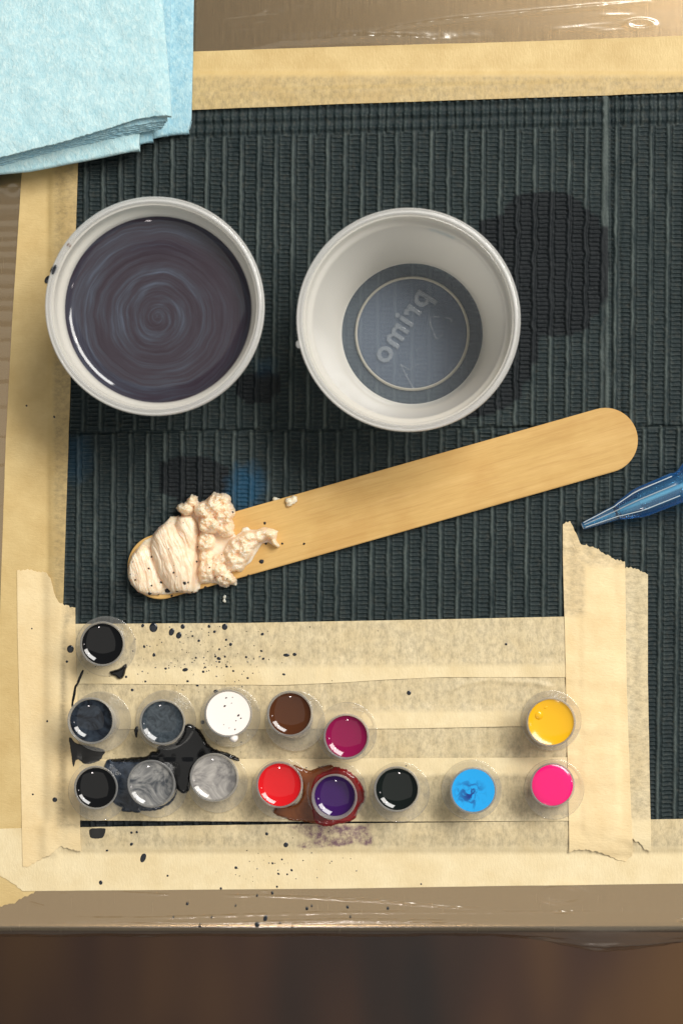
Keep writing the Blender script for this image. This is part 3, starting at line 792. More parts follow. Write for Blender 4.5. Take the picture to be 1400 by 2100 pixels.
blob('ink_spill', Z1([(295, 1596), (415, 1594), (412, 1625), (398, 1660), (380, 1674), (310, 1674), (298, 1650)]),
     0.00004, SP_DRY, 'small squarish dried ink stain on the front tape', 'ink stain', seed=414, wob=0.5)
blob('ink_spill', Z1([(438, 478), (470, 470), (520, 455), (556, 420), (570, 430), (556, 470), (550, 500), (535, 528), (505, 532), (488, 510), (455, 505)]),
     0.0010, SP_BLACK, 'black ink drip at the foot of the uppermost ink cup', 'ink spill', seed=415, wob=0.6, soft=6)
blob('ink_spill', Z1([(620, 880), (650, 860), (640, 930), (634, 955), (622, 930)]), 0.0003, SP_BLACK, 'narrow black ink drip beside the slate grey ink cup', 'ink spill', seed=416, wob=0.4, soft=4)
blob('ink_spill', Z2([(262, 1000), (300, 960), (420, 970), (470, 900), (470, 820), (400, 740), (400, 690), (440, 700), (520, 735), (600, 695), (700, 690), (640, 760), (560, 830), (540, 930), (560, 1030), (600, 1080), (560, 1095), (480, 1075), (380, 1072), (350, 1050), (285, 1035)]),
     0.0008, SP_BROWN, 'brown ink spill around the red ink cup', 'ink spill', seed=417)
blob('ink_spill', Z2([(520, 800), (570, 740), (680, 700), (770, 718), (845, 785), (888, 855), (890, 940), (860, 965), (840, 1000), (832, 1050), (780, 1082), (700, 1095), (640, 1112), (560, 1098), (530, 1050), (515, 900)]),
     0.0009, SP_RED, 'dark red ink spill around the violet ink cup', 'ink spill', seed=418, z_add=0.0001)

# drops that can be told apart
def drop_mesh():
    prof = [(1.0, -0.15), (1.0, 0.0), (0.93, 0.35), (0.75, 0.7), (0.45, 0.93), (0.02, 1.0)]
    return fix_normals(lathe('ink_drop', prof, 20, cap1=True))
DROP = drop_mesh(); DROP.materials.append(SP_DROP)
BIG = [(315, 1287, 8.5, 9.5, 'large round black ink drop nearest the upper tape edge, first of four big ones'),
       (352, 1296, 5.5, 8, 'oval black ink drop, second of four big ones from the uppermost ink cup'),
       (367, 1303, 5.5, 7, 'oval black ink drop touching the right of the second big one'),
       (461, 1285.5, 6, 6.5, 'round black ink drop against the upper tape edge, rightmost of the big ones'),
       (145, 1331, 7, 8, 'round black ink drop on the left tape beside the uppermost ink cup'),
       (113, 1640, 5, 5, 'round black ink drop on the left tape beside the bottom row'),
       (294, 1759, 5.5, 10, 'long black ink drop on the front tape, largest there'),
       (586, 1732, 5, 5.5, 'blue black ink drop on the front tape below the violet ink cup'),
       (207, 1810, 3.8, 4.5, 'black ink drop low on the front tape near its left end'),
       (544, 1884, 4, 6, 'pear shaped blue black drop on the clear film, front edge'),
       (527, 1897, 5, 4.5, 'round blue black drop on the clear film, front edge'),
       (838, 1421, 4.6, 4.6, 'dark brown ink drop on the tape right of the magenta ink cup'),
       (587, 1343.5, 6.5, 3.4, 'wide flat black ink drop, larger of a pair at right'),
       (604, 1342, 4.2, 3.4, 'small black ink drop, right one of a pair'),
       (443, 1418, 5, 4, 'black ink drop touching the white ink cup from above'),
       (416, 1481, 4, 4, 'black ink drop on the base of the white ink cup, left side')]
def add_drop(x, y, rx, ry, label, group=None, rot=0.0, mat=None, z=None, name='ink_drop', cat='ink drop'):
    o = bpy.data.objects.new(name, DROP); COL.objects.link(o)
    zz = surf(x, y) if z is None else z
    p = P(x, y, zz); o.location = p
    o.scale = (rx * S, ry * S, min(rx, ry) * S * 0.28)
    o.rotation_euler = (0, 0, rot)
    if mat:
        o.material_slots[0].link = 'OBJECT'; o.material_slots[0].material = mat
    tag(o, label, cat, group); return o
for x, y, rx, ry, lb in BIG: add_drop(x, y, rx, ry, lb, rot=-0.35 if ry > rx + 1 else 0)
SMALL = [(293, 1283, 3, 4), (375, 1285, 4.5, 5), (429, 1284.5, 3, 3.4), (440, 1295.5, 2.8, 3), (395, 1304.5, 2, 2.2), (408, 1314, 3, 2.6), (464, 1312, 2.3, 2.6), (473, 1321.5, 3.2, 3.6), (538, 1300.5, 3.6, 2.8),
         (296, 1326, 2.4, 3.2), (316, 1343, 3, 4), (340, 1371, 2.6, 2.4), (380, 1373.5, 6, 3.6), (449, 1350.5, 4.4, 3.2), (442, 1346, 2.2, 2.4), (461.5, 1346.5, 2.2, 2.4), (450, 1357.5, 2.6, 2), (450, 1331.5, 2.2, 2.2),
         (402, 1349, 2.2, 2.2), (505, 1347.5, 2.4, 2.4), (540, 1351, 3, 2.2), (536, 1335, 2.6, 2), (417, 1377.5, 2.8, 2.6), (465, 1367, 2.8, 2.2), (478.5, 1376, 2.4, 2), (385, 1397, 3, 2.2), (405, 1405.5, 3, 2.4), (298.5, 1397.5, 2.2, 2.2),
         (259, 1388, 2.6, 2.6), (271.5, 1415, 3.2, 3), (508, 1390.5, 2.6, 2), (582, 1383, 3.4, 2.2), (421, 1368.5, 2.4, 1.8), (273, 1335, 1.6, 1.6), (138, 1357, 2.8, 2.8), (98, 1479, 2.4, 2.4), (68, 1629, 2, 2), (66, 1289, 1.6, 1.6),
         (270, 1707.5, 2.6, 2.6), (281, 1706.5, 2.6, 2.6), (270, 1731, 3, 3.8), (220, 1743.5, 2.8, 2.6), (344, 1796, 2.2, 2.2), (484, 1779.5, 3.2, 3), (547, 1710, 3.2, 3.4), (559, 1770.5, 2.2, 2.2), (578, 1762.5, 2, 2), (571, 1792, 3, 2), (589, 1793, 2, 2), (598, 1784.5, 2.2, 2.8), (568, 1818.5, 2, 2.4), (453, 1822, 2.6, 2.8),
         (558, 1832, 3, 2.6), (384, 1854, 2.8, 2.8), (410, 1899.5, 2.8, 2.6), (527, 1837.5, 2.2, 2), (629, 1864, 3, 3), (639, 1858.5, 2, 2), (574, 1894, 2, 2), (434, 1882, 1.8, 1.8), (355.5, 1881.5, 1.8, 1.8), (718, 1881, 2, 2), (795, 1863.5, 2.6, 2.6), (712.5, 1861, 3, 2.6), (483, 1858, 1.8, 1.8), (600, 1901.5, 3, 1.6),
         (863, 1813, 2, 1.8), (55, 832, 2, 2), (112, 855, 2, 3), (1037, 1321, 2.6, 2.6)]
def where_(x, y):
    if y >= 1825: return 'clear film'
    if x < 165: return 'left tape strips'
    if y > 1690: return 'front tape strip'
    return 'upper half of the spattered strip' if y < 1332 else ('lower half of the spattered strip' if y < 1403 else 'second strip')
def ordinal(n): return ['first', 'second', 'third', 'fourth', 'fifth', 'sixth', 'seventh', 'eighth', 'ninth', 'tenth', 'eleventh', 'twelfth', 'thirteenth', 'fourteenth', 'fifteenth', 'sixteenth', 'seventeenth', 'eighteenth', 'nineteenth', 'twentieth', 'twenty first', 'twenty second'][n - 1]
for i, (x, y, rx, ry) in enumerate(SMALL):
    w_ = where_(x, y); k_ = sorted((q[0], q[1]) for q in SMALL if where_(q[0], q[1]) == w_).index((x, y)) + 1
    add_drop(x, y, rx, ry, f'small black ink drop, {ordinal(k_)} from left on the {w_}', 'small ink drops', rot=RNG.uniform(-0.6, 0.6))
# the finest spray: one mesh
V, F = [], []
def spray(cx, cy, sx, sy, n, rmin, rmax):
    for _ in range(n):
        x = RNG.normal(cx, sx); y = RNG.normal(cy, sy)
        if not (165 < x < 1150 and 1282 < y < 1815): continue
        r = RNG.uniform(rmin, rmax); z = surf(x, y); c = P(x, y, z); b = len(V)
        asp = RNG.uniform(0.7, 1.1)
        for k in range(8):
            a = k * math.pi / 4; V.append((c.x + r * S * math.cos(a), c.y + r * S * asp * math.sin(a), c.z - 0.00002))
        V.append((c.x, c.y, c.z + r * S * 0.3 + 0.00002))
        for k in range(8): F.append((b + k, b + (k + 1) % 8, b + 8))
spray(430, 1345, 95, 40, 130, 0.6, 1.6); spray(560, 1775, 70, 28, 45, 0.6, 1.6); spray(300, 1500, 90, 90, 25, 0.6, 1.6); spray(600, 1560, 90, 40, 22, 0.8, 1.8)
me = bpy.data.meshes.new('ink_spatter'); me.from_pydata(V, [], F)
o = link('ink_spatter', me, SP_DROP); tag(o, 'fine black ink spray dotted over the tape strips', 'ink spatter', kind='stuff')

# ------------------------------------------------------------------ portion cups
M_CUP = mat_plastic('cup_wall_plastic', 0.78, (0.985, 0.96, 0.90, 1), edge=0.20, rough=0.10)
M_RIM = mat_plastic('cup_rim_plastic', 0.50, (0.985, 0.975, 0.95, 1), edge=0.8, rough=0.10)
M_BASE = mat_plastic('cup_base_plastic', 0.13, (0.55, 0.66, 0.80, 1), edge=0.1, rough=0.2)
M_BASE_MID = mat_plastic('cup_panel_plastic', 0.20, (0.50, 0.60, 0.78, 1), edge=0.1, rough=0.25)
M_RING = mat_plastic('cup_ring_plastic', 0.62, (0.86, 0.83, 0.75, 1), edge=0.2, rough=0.2)
CUPH = 0.030
def portion_cup(label, rim_px, base_px, rim_r):
    zs = 0.00115
    b = P(*base_px, zs); t = P(*rim_px, zs + CUPH)
    lean = (t.x - b.x, t.y - b.y); k = (CAM_H - zs - CUPH) / CAM_H
    R = rim_r * S * k; rb = 0.0206
    root = empty('portion_cup', b); tag(root, label, 'plastic cup', 'portion cups on the mat')
    th = 0.0005; rw = R - 0.0032           # wall radius at the ledge
    wall = [(rb, 0.0006), (rb + 0.0008, 0.0016), (rw - 0.0004, 0.0238), (rw - 0.0001, 0.0246), (rw + 0.0003, 0.0251), (rw + 0.0008, 0.0254), (rw + 0.0012, 0.0259), (rw + 0.0014, 0.0266), (rw + 0.0015, 0.0290)]
    inner = [(r - th, z + 0.0001) for r, z in reversed(wall)]
    link('wall', fix_normals(lathe('wall', wall + inner, 128, lean, CUPH, closed=True)), M_CUP, root)
    rim = [(rw + 0.00155, 0.0288), (rw + 0.0016, 0.0297), (rw + 0.00175, 0.0300), (rw + 0.0019, 0.0300), (rw + 0.0021, 0.0297), (rw + 0.0022, 0.02955), (R - 0.0006, 0.0295), (R - 0.0005, 0.0297), (R - 0.0003, 0.0299), (R - 0.0001, 0.0297), (R, 0.0290), (R - 0.0001, 0.0278), (R - 0.0004, 0.0278), (R - 0.0005, 0.0290), (R - 0.0009, 0.0294), (rw + 0.0022, 0.0294), (rw + 0.00205, 0.0288)]
    link('rim', fix_normals(lathe('rim', rim, 128, lean, CUPH, closed=True)), M_RIM, root)
    base = [(0.0162, 0.0007), (0.0164, 0.0003), (rb - 0.0002, 0.0003), (rb - 0.0001, 0.0007)]
    link('base', fix_normals(lathe('base', base, 128, lean, CUPH, closed=True)), M_BASE, root)
    panel = [(0.0001, 0.0009), (0.0156, 0.0009), (0.0156, 0.0005), (0.0001, 0.0005)]
    link('base_panel', fix_normals(lathe('base_panel', panel, 96, lean, CUPH)), M_BASE_MID, root)
    ring = [(0.01565, 0.0005), (0.01565, 0.0012), (0.0159, 0.0014), (0.01625, 0.0012), (0.0164, 0.0007), (0.0162, 0.0004)]
    link('base_ring', fix_normals(lathe('base_ring', ring, 128, lean, CUPH, closed=True)), M_RING, root)
    return root, lean, rb, rw
c1, lean1, rb1, rw1 = portion_cup('translucent plastic cup full of swirled purple grey water', (317, 627), (352, 662), 225)
# stirred water inside, with a meniscus creeping up the wall
lz = 0.0225
lr = rb1 + 0.0008 + (rw1 - rb1 - 0.0008) * (lz - 0.0016) / (0.0248 - 0.0016) - 0.0006
lp = [(0.0001, 0.0018), (rb1 - 0.0002, 0.0020), (lr, lz), (lr + 0.0004, lz + 0.0013), (lr + 0.0003, lz + 0.00132), (lr - 0.0003, lz + 0.00075), (lr - 0.0010, lz + 0.0003), (lr - 0.0018, lz + 0.00002), (lr - 0.0027, lz - 0.00017), (lr - 0.0037, lz - 0.00027)]
for k in range(1, 14): lp.append(((lr - 0.0037) * (1 - k / 14) + 0.00002, lz - 0.0003))
me = lathe('liquid', lp, 128, cap0=True, cap1=True)
for v in me.vertices: v.co.x += lean1[0] * 0.75; v.co.y += lean1[1] * 0.75
me.transform(Matrix.Translation((-lean1[0] * 0.75, -lean1[1] * 0.75, 0)))
lq = link('liquid', fix_normals(me), mat_liquid(), c1); lq.location = (lean1[0] * 0.75, lean1[1] * 0.75, 0)
c2, lean2, rb2, rw2 = portion_cup('empty translucent plastic cup with raised lettering in its base', (837, 655), (845, 685), 230)
# raised lettering on the underside, so it reads mirrored from above
def letters(text, centre_px, xdir, size, z, parent, mat, name):
    cu = bpy.data.curves.new(name, 'FONT'); cu.body = text; cu.size = size; cu.align_x = 'CENTER'; cu.align_y = 'CENTER'
    cu.extrude = 0.00018; cu.bevel_depth = 0.00012; cu.bevel_resolution = 1; cu.offset = 0.0001; cu.space_character = 1.12
    tmp = bpy.data.objects.new('tmp', cu); COL.objects.link(tmp)
    dg = bpy.context.evaluated_depsgraph_get(); me = bpy.data.meshes.new_from_object(tmp.evaluated_get(dg))
    bpy.data.objects.remove(tmp); bpy.data.curves.remove(cu)
    x = Vector((*xdir, 0)).normalized(); yv = Vector((-0.83, 0.55, 0)).normalized()
    c = P(*centre_px, z) - parent.location
    me.transform(Matrix(((x.x, yv.x, 0, c.x), (x.y, yv.y, 0, c.y), (0, 0, 1, z - parent.location.z), (0, 0, 0, 1))))
    me.flip_normals()
    for p in me.polygons: p.use_smooth = True
    me.materials.clear()
    return link(name, me, mat, parent)
M_LETTER = mat_plastic('raised_letter_plastic', 0.22, (0.70, 0.75, 0.80, 1), edge=0.3, rough=0.12)
letters('primo', (822, 668), (-0.55, -0.83), 0.0088, 0.00115 + 0.0010, c2, M_LETTER, 'lettering')
# recycling mark: three bent arrows as a raised triangle
def tube_mesh(name, pts, r):
    V, F = [], []; n = 8
    for i, p in enumerate(pts):
        p = Vector(p); a = Vector(pts[max(i - 1, 0)]); b = Vector(pts[min(i + 1, len(pts) - 1)])
        tdir = (b - a).normalized(); up = Vector((0, 0, 1)); s = tdir.cross(up).normalized(); u2 = s.cross(tdir)
        for k in range(n):
            an = 2 * math.pi * k / n; V.append(p + (s * math.cos(an) + u2 * math.sin(an)) * r)
    for i in range(len(pts) - 1):
        for k in range(n): F.append((i * n + k, i * n + (k + 1) % n, (i + 1) * n + (k + 1) % n, (i + 1) * n + k))
    F.append(tuple(range(n - 1, -1, -1))); F.append(tuple((len(pts) - 1) * n + k for k in range(n)))
    me = bpy.data.meshes.new(name); me.from_pydata([tuple(v) for v in V], [], F); fix_normals(me)
    for p in me.polygons: p.use_smooth = True
    return me
def cpt(x, y, z=0.00115 + 0.0009): return P(x, y, z) - c2.location
for seg in ([(880, 652), (882, 664), (887, 678)], [(884, 650), (892, 649), (900, 651)], [(910, 652), (920, 652), (926, 656), (924, 661)],
            [(889, 682), (892, 692), (898, 695)], [(902, 690), (908, 684)]):
    link('recycling_mark', tube_mesh('recycling_mark', [cpt(*q) for q in seg], 0.00022), M_LETTER, c2)
for seg in ([(822, 748), (832, 770), (848, 797)], [(822, 748), (838, 758), (858, 746)]):
    link('scratch', tube_mesh('scratch', [cpt(*q, 0.00115 + 0.00088) for q in seg], 0.00012), M_LETTER, c2)
# drops on the cup rims
add_drop(613, 706, 6, 8, 'clear water drop hanging on the rim of the empty cup', z=CUPH + 0.0004, mat=M_RIM, name='water_drop', cat='water drop')
add_drop(111, 553, 6, 10, 'dark ink drop on the rim of the full cup', z=CUPH + 0.0008, rot=-0.5)
add_drop(142, 503, 4, 4, 'faint brown ink drop on the rim of the full cup', z=CUPH + 0.0008, mat=mat_ink('thin_brown_ink', (0.20, 0.13, 0.10, 1)))
add_drop(99, 573, 6, 9, 'black ink blot on the left tape at the foot of the full cup', rot=-0.6)
# blue smear high on the inner wall of the empty cup
V, F = [], []
angs = np.radians(np.linspace(62, 78, 18)); hs = np.linspace(0, 1, 8)
for a in angs:
    ln = 0.5 + 0.5 * VNoise(5)(a * 40, 0.0)
    for h in hs:
        zz = 0.0243 - 0.0035 * ln * h
        r = rb2 + 0.0008 + (rw2 - rb2 - 0.0008) * (zz - 0.0016) / 0.0232 - 0.00062
        V.append((r * math.cos(a) + lean2[0] * zz / CUPH, r * math.sin(a) + lean2[1] * zz / CUPH, zz))
for i in range(17):
    for j in range(7): F.append((i * 8 + j, i * 8 + j + 1, i * 8 + 8 + j + 1, i * 8 + 8 + j))
me = bpy.data.meshes.new('ink_smear'); me.from_pydata(V, [], F); fix_normals(me)
link('ink_smear', me, mat_tint('pale_blue_smear', (0.78, 0.90, 0.95, 1), (0.5, 0.8, 0.9, 1), 0.15), c2)

# ------------------------------------------------------------------ wooden stick
M_WOOD = mat_wood()
A = P(329, 1162, 0.0022); B = P(1240, 903, 0.0022)
ax = (B - A); Ln = ax.length; ang = math.atan2(ax.y, ax.x); HW = 66.5 * S * (CAM_H - 0.002) / CAM_H
out = []
for k in range(25): a = math.radians(90 + 180 * k / 24); out.append((HW * math.cos(a), HW * math.sin(a)))
for k in range(25): a = math.radians(-90 + 180 * k / 24); out.append((Ln + HW * math.cos(a), HW * math.sin(a)))
bm = bmesh.new()
vs = [bm.verts.new((x, y, 0)) for x, y in out]; f = bm.faces.new(vs)
r = bmesh.ops.extrude_face_region(bm, geom=[f]); nv = [g for g in r['geom'] if isinstance(g, bmesh.types.BMVert)]
bmesh.ops.translate(bm, verts=nv, vec=(0, 0, 0.0016)); bmesh.ops.recalc_face_normals(bm, faces=bm.faces)
ed = [e for e in bm.edges if abs(e.verts[0].co.z - e.verts[1].co.z) < 1e-7]
bmesh.ops.bevel(bm, geom=ed, offset=0.00022, segments=2, affect='EDGES')
me = bpy.data.meshes.new('wooden_stick'); bm.to_mesh(me); bm.free()
STZ = 0.00112
o = link('wooden_stick', me, M_WOOD); o.location = (A.x, A.y, STZ); o.rotation_euler = (0, 0, ang)
tag(o, 'flat wooden stick with rounded ends lying across the mat', 'wooden stick')
STOP = STZ + 0.0016

# ------------------------------------------------------------------ dollop of cream on the stick
M_WAX = mat_wax()
ZD = lambda pts: pts          # dollop is drawn on its own finer chart (4 per chart unit), origin (250, 990)
st = 3.0
gx_, gy_ = np.meshgrid(np.arange(20, 1330, st), np.arange(50, 990, st))
OUT = [(48, 720), (60, 650), (85, 590), (125, 540), (190, 470), (240, 450), (300, 370), (360, 325), (400, 280), (455, 275), (500, 262), (470, 240), (446, 205), (470, 175), (510, 170), (545, 130), (575, 98), (615, 118), (618, 150), (640, 165), (690, 140), (725, 110), (750, 78), (800, 90), (850, 90), (890, 118), (892, 160), (915, 200), (932, 255), (905, 300), (925, 345), (918, 400), (935, 435), (980, 400), (990, 370), (1030, 360), (1060, 385), (1110, 385), (1160, 362), (1230, 375), (1282, 395), (1270, 440), (1265, 470), (1298, 520), (1280, 535), (1235, 510), (1200, 490), (1150, 500), (1100, 580), (1060, 650), (1010, 690), (985, 735), (940, 725), (900, 735), (942, 800), (935, 840), (890, 835), (860, 860), (820, 850), (780, 825), (700, 825), (650, 830), (640, 870), (600, 900), (560, 905), (470, 900), (380, 915), (280, 920), (200, 920), (130, 890), (75, 830), (52, 770)]
crumb = np.clip((gx_ - 560 - 0.12 * (600 - gy_)) / 60, 0, 1) * np.clip((1010 - gx_) / 80, 0, 1)
crumb = np.maximum(crumb, np.clip((285 - gy_) / 40, 0, 1))
sd = poly_sdf(gx_, gy_, OUT) + 9 * fbm(501, gx_ / 26, gy_ / 26, 4) * np.clip(0.35 + crumb, 0, 1)
def ell(cx, cy, rx, ry, rot, h, p=2):
    c, s_ = math.cos(rot), math.sin(rot); X_ = (gx_ - cx) * c + (gy_ - cy) * s_; Y_ = -(gx_ - cx) * s_ + (gy_ - cy) * c
    return h * np.sqrt(np.clip(1 - np.abs(X_ / rx) ** p - np.abs(Y_ / ry) ** p, 0, 1))
hh = 1.3 * np.sqrt(np.clip(sd / 45, 0, 1))
# two spread strokes with curved furrows
l1 = ell(165, 720, 150, 260, -0.45, 1.9); l2 = ell(450, 640, 180, 330, -0.38, 4.4); l3 = ell(540, 420, 95, 180, -0.15, 3.4)
arc = gx_ * 0.95 + 0.00125 * (gy_ - 560) ** 2 * 0.35 - 0.38 * (gy_ - 560) + 16 * fbm(503, gx_ / 120, gy_ / 160, 2)
fur = (0.5 + 0.5 * np.cos(arc / 13.0)) * 0.25 + (0.5 + 0.5 * np.cos(arc / 6.1 + 1.3)) * 0.10 + 0.95 * fbm(504, arc / 24, gy_ / 150, 4)
swirl = np.maximum(np.maximum(l1, l2), l3)
groove = np.exp(-((arc - 470) / 16) ** 2)
hs_ = swirl + fur * 0.62 * np.clip(swirl, 0, 1)
# crumbled heap
lumps = np.zeros_like(gx_)
for cx, cy, rx, ry, rot, h in [(520, 210, 75, 60, 0.3, 3.2), (580, 140, 55, 60, 0.2, 3.0), (800, 170, 130, 105, 0.1, 4.8), (700, 230, 110, 90, 0.4, 4.6), (850, 280, 95, 80, -.2, 4.4), (720, 340, 110, 80, 0.2, 5.0), (860, 370, 80, 80, 0.2, 3.8),
                               (690, 480, 80, 90, 0.3, 3.2), (820, 640, 70, 60, 0, 2.0), (700, 720, 75, 110, 0.1, 2.6), (800, 700, 70, 80, 0, 3.0), (860, 780, 90, 70, 0.1, 2.6), (690, 600, 60, 60, 0, 1.8),
                               (960, 560, 110, 150, 0.55, 3.4), (1030, 480, 120, 80, -0.55, 3.8), (1130, 430, 90, 60, -0.3, 3.2), (1215, 420, 70, 50, 0.2, 2.8), (1265, 490, 35, 55, -0.6, 2.0), (940, 670, 90, 70, -0.5, 2.0)]:
    lumps = np.maximum(lumps, ell(cx, cy, rx, ry, rot, h * 1.15))
n1 = fbm(505, gx_ / 75, gy_ / 75, 4, 0.5); n2 = np.abs(fbm(506, gx_ / 62, gy_ / 62, 4, 0.5))
hc = lumps * (1 + 0.65 * n1) + 1.2 * (0.22 - n2) * np.clip(lumps, 0, 1) * (0.1 + 0.9 * crumb)
right = np.clip((gx_ - 610 + 0.1 * (gy_ - 500)) / 30, 0, 1)
right = np.maximum(right, np.clip((290 - gy_) / 25, 0, 1))
hb = np.maximum(hs_ * (1 - right), 0) + np.maximum(hc, 0) * right
hh = np.minimum(hh, 1.3) * 0.55 + hb * np.clip(sd / 20, 0, 1) ** 0.5
hh = hh - 1.0 * np.exp(-((gx_ - 625 - 0.05 * (gy_ - 500)) / 16) ** 2) * np.clip((gy_ - 330) / 60, 0, 1) * np.clip((820 - gy_) / 60, 0, 1)
dx_ = 250 + gx_ / 4; dy_ = 990 + gy_ / 4
keep_v = sd > -6
zb = STOP
z = zb + np.where(sd > 0, np.maximum(hh, 0.05) * 1e-3, -0.0001 + sd * 0.00016)
z = np.where(sd <= 0, np.maximum(z, 0.0008), z)
keep = keep_v[:-1, :-1] & keep_v[1:, :-1] & keep_v[:-1, 1:] & keep_v[1:, 1:]
kz = (CAM_H - STOP) / CAM_H
me = grid_mesh('cream_dollop', wx(dx_) * kz, wy(dy_) * kz, z, keep=keep)
o = link('cream_dollop', me, M_WAX); tag(o, 'smeared crumbly cream coloured jelly on the left end of the wooden stick', 'cream dollop')
def dollop_z(px, py):
    i = int(round(((py - 990) * 4 - 50) / st)); j = int(round(((px - 250) * 4 - 20) / st))
    if 0 <= i < z.shape[0] and 0 <= j < z.shape[1] and sd[i, j] > 0: return float(z[i, j])
    return STOP
# ink specks on the cream and wood
SP_SPECK = mat_simple('dry_ink_speck', (0.010, 0.011, 0.016, 1), 0.5)
V, F = [], []
for x, y, r in [(230, 903, 17), (378, 885, 19), (515, 822, 12), (455, 886, 9), (410, 926, 8), (323, 817, 9), (245, 843, 7), (110, 797, 7), (73, 748, 6), (300, 918, 5), (222, 703, 7), (245, 608, 7), (387, 544, 5), (430, 678, 5), (425, 737, 8), (450, 767, 6), (613, 646, 9), (625, 526, 6), (720, 695, 5), (770, 779, 6), (822, 767, 5), (866, 788, 6), (687, 858, 9), (577, 895, 6), (545, 817, 6), (505, 328, 4), (480, 272, 9), (910, 243, 8), (1172, 332, 9), (1180, 500, 9), (1315, 498, 8), (1145, 644, 16), (1038, 757, 5), (985, 785, 5), (360, 768, 4), (90, 650, 4), (1493, 500, 9), (820, 590, 4), (500, 884, 8)]:
    px, py = 250 + x / 4, 990 + y / 4; zz = dollop_z(px, py); c = P(px, py, zz); b = len(V); rr = r / 4 * S * 1.25
    for k in range(7):
        a = k * 2 * math.pi / 7 + x; q = rr * (0.7 + 0.5 * RNG.random()); V.append((c.x + q * math.cos(a), c.y + q * math.sin(a), c.z + 0.00008))
    V.append((c.x, c.y, c.z + 0.00045))
    for k in range(7): F.append((b + k, b + (k + 1) % 7, b + 7))
me = bpy.data.meshes.new('ink_specks'); me.from_pydata(V, [], F)
o = link('ink_specks', me, SP_SPECK); tag(o, 'tiny black ink specks dotted over the cream and the stick', 'ink specks', kind='stuff')
# loose crumbs
def crumb_mesh(seed, r):
    bm = bmesh.new(); bmesh.ops.create_icosphere(bm, subdivisions=3, radius=1)
    nz = VNoise(seed)
    for v in bm.verts:
        f = 1 + 0.45 * float(nz(v.co.x * 1.7 + 5, v.co.y * 1.7 + v.co.z)); v.co = Vector((v.co.x * r * f * 1.4, v.co.y * r * f, v.co.z * r * f * 0.6))
    me = bpy.data.meshes.new('cream_crumb'); bm.to_mesh(me); bm.free()
    for p in me.polygons: p.use_smooth = True
    return me
for k, (x, y, r, zz, lb) in enumerate([(566, 1025, 5.5, 0.0013, 'small cream crumb on the mat just above the stick'), (597, 1027, 9, STOP + 0.0005, 'cream crumb lying on the upper edge of the stick'),
                                       (461, 1224, 3, 0.0012, 'white crumb on the mat below the stick, upper of two'), (460, 1232, 3, 0.0012, 'white crumb on the mat below the stick, lower of two')]):
    o = link('cream_crumb', crumb_mesh(600 + k, r * S), M_WAX); o.location = P(x, y, zz); o.rotation_euler = (0, 0, 0.6 * k); tag(o, lb, 'crumb')

# ------------------------------------------------------------------ blue cartridge
M_BLUE = mat_tint('blue_clear_plastic', (0.46, 0.82, 0.99, 1), (0.02, 0.30, 1.0, 1), 0.05, (0.02, 0.34, 1.0, 1), 0.95)
M_CLEAR = mat_tint('clear_plastic', (0.94, 0.96, 0.98, 1), (0.75, 0.85, 0.95, 1), 0.08, (0.75, 0.82, 0.9, 1))
M_WHITEP = mat_plastic('white_membrane', 0.38, (0.72, 0.80, 0.86, 1), edge=0.3)
M_BLK = mat_simple('black_rubber', (0.008, 0.008, 0.01, 1), 0.4)
M_NEEDLE = mat_simple('needle_bar', (0.78, 0.77, 0.72, 1), 0.25)
M_HIGHLIGHT_RIB = mat_tint('pale_highlight_rib', (0.9, 0.95, 0.98, 1), (0.6, 0.8, 0.95, 1), 0.55, (0.80, 0.88, 0.90, 1))  # hazy pale plastic, stands in for highlight streaks on the shell
tipz, s33z = 0.0026, 0.0074
t0 = P(1194, 1079, tipz); d0 = P(1350, 1013.5, tipz) - t0
dirv = Vector((d0.x, d0.y, 0)).normalized() * 1.0; dirv.z = (s33z - tipz) / 0.033; dirv.normalize()
root = empty('needle_cartridge', t0); root.rotation_mode = 'QUATERNION'; root.rotation_quaternion = Vector((0, 0, 1)).rotation_difference(dirv)
tag(root, 'clear blue plastic needle cartridge with a tapered tip entering at the right edge', 'cartridge')
link('shell', fix_normals(lathe('shell', [(0.0009, 0), (0.0011, 0.0002), (0.0023, 0.0104), (0.0028, 0.0116), (0.0042, 0.0166), (0.00445, 0.0185), (0.0046, 0.0285), (0.0043, 0.0292), (0.0044, 0.0302), (0.0060, 0.0330), (0.0062, 0.0345), (0.0062, 0.0480), (0.0050, 0.0490), (0.0050, 0.0560)], 20)), M_BLUE, root)
link('tip', fix_normals(lathe('tip', [(0.00075, -0.0002), (0.00098, -0.0002), (0.0021, 0.0098), (0.0019, 0.0098), (0.00075, 0.0002)], 32, closed=True)), M_CLEAR, root)
link('membrane', fix_normals(lathe('membrane', [(0.0002, 0.0112), (0.0013, 0.0114), (0.0017, 0.0160), (0.0016, 0.0174), (0.0002, 0.0176)], 32)), M_WHITEP, root)
link('inner_tube', fix_normals(lathe('inner_tube', [(0.0021, 0.0172), (0.0030, 0.0190), (0.0031, 0.0330)], 32)), M_CLEAR, root)
link('seal_ring', fix_normals(lathe('seal_ring', [(0.0013, 0.0099), (0.0021, 0.0099), (0.0022, 0.0105), (0.0014, 0.0106)], 32, closed=True)), M_BLK, root)
link('needle', fix_normals(lathe('needle', [(0.00005, 0.0010), (0.0003, 0.0040), (0.0004, 0.0105), (0.0005, 0.0160), (0.0007, 0.0172), (0.0007, 0.0480)], 16, cap1=True)), M_NEEDLE, root)

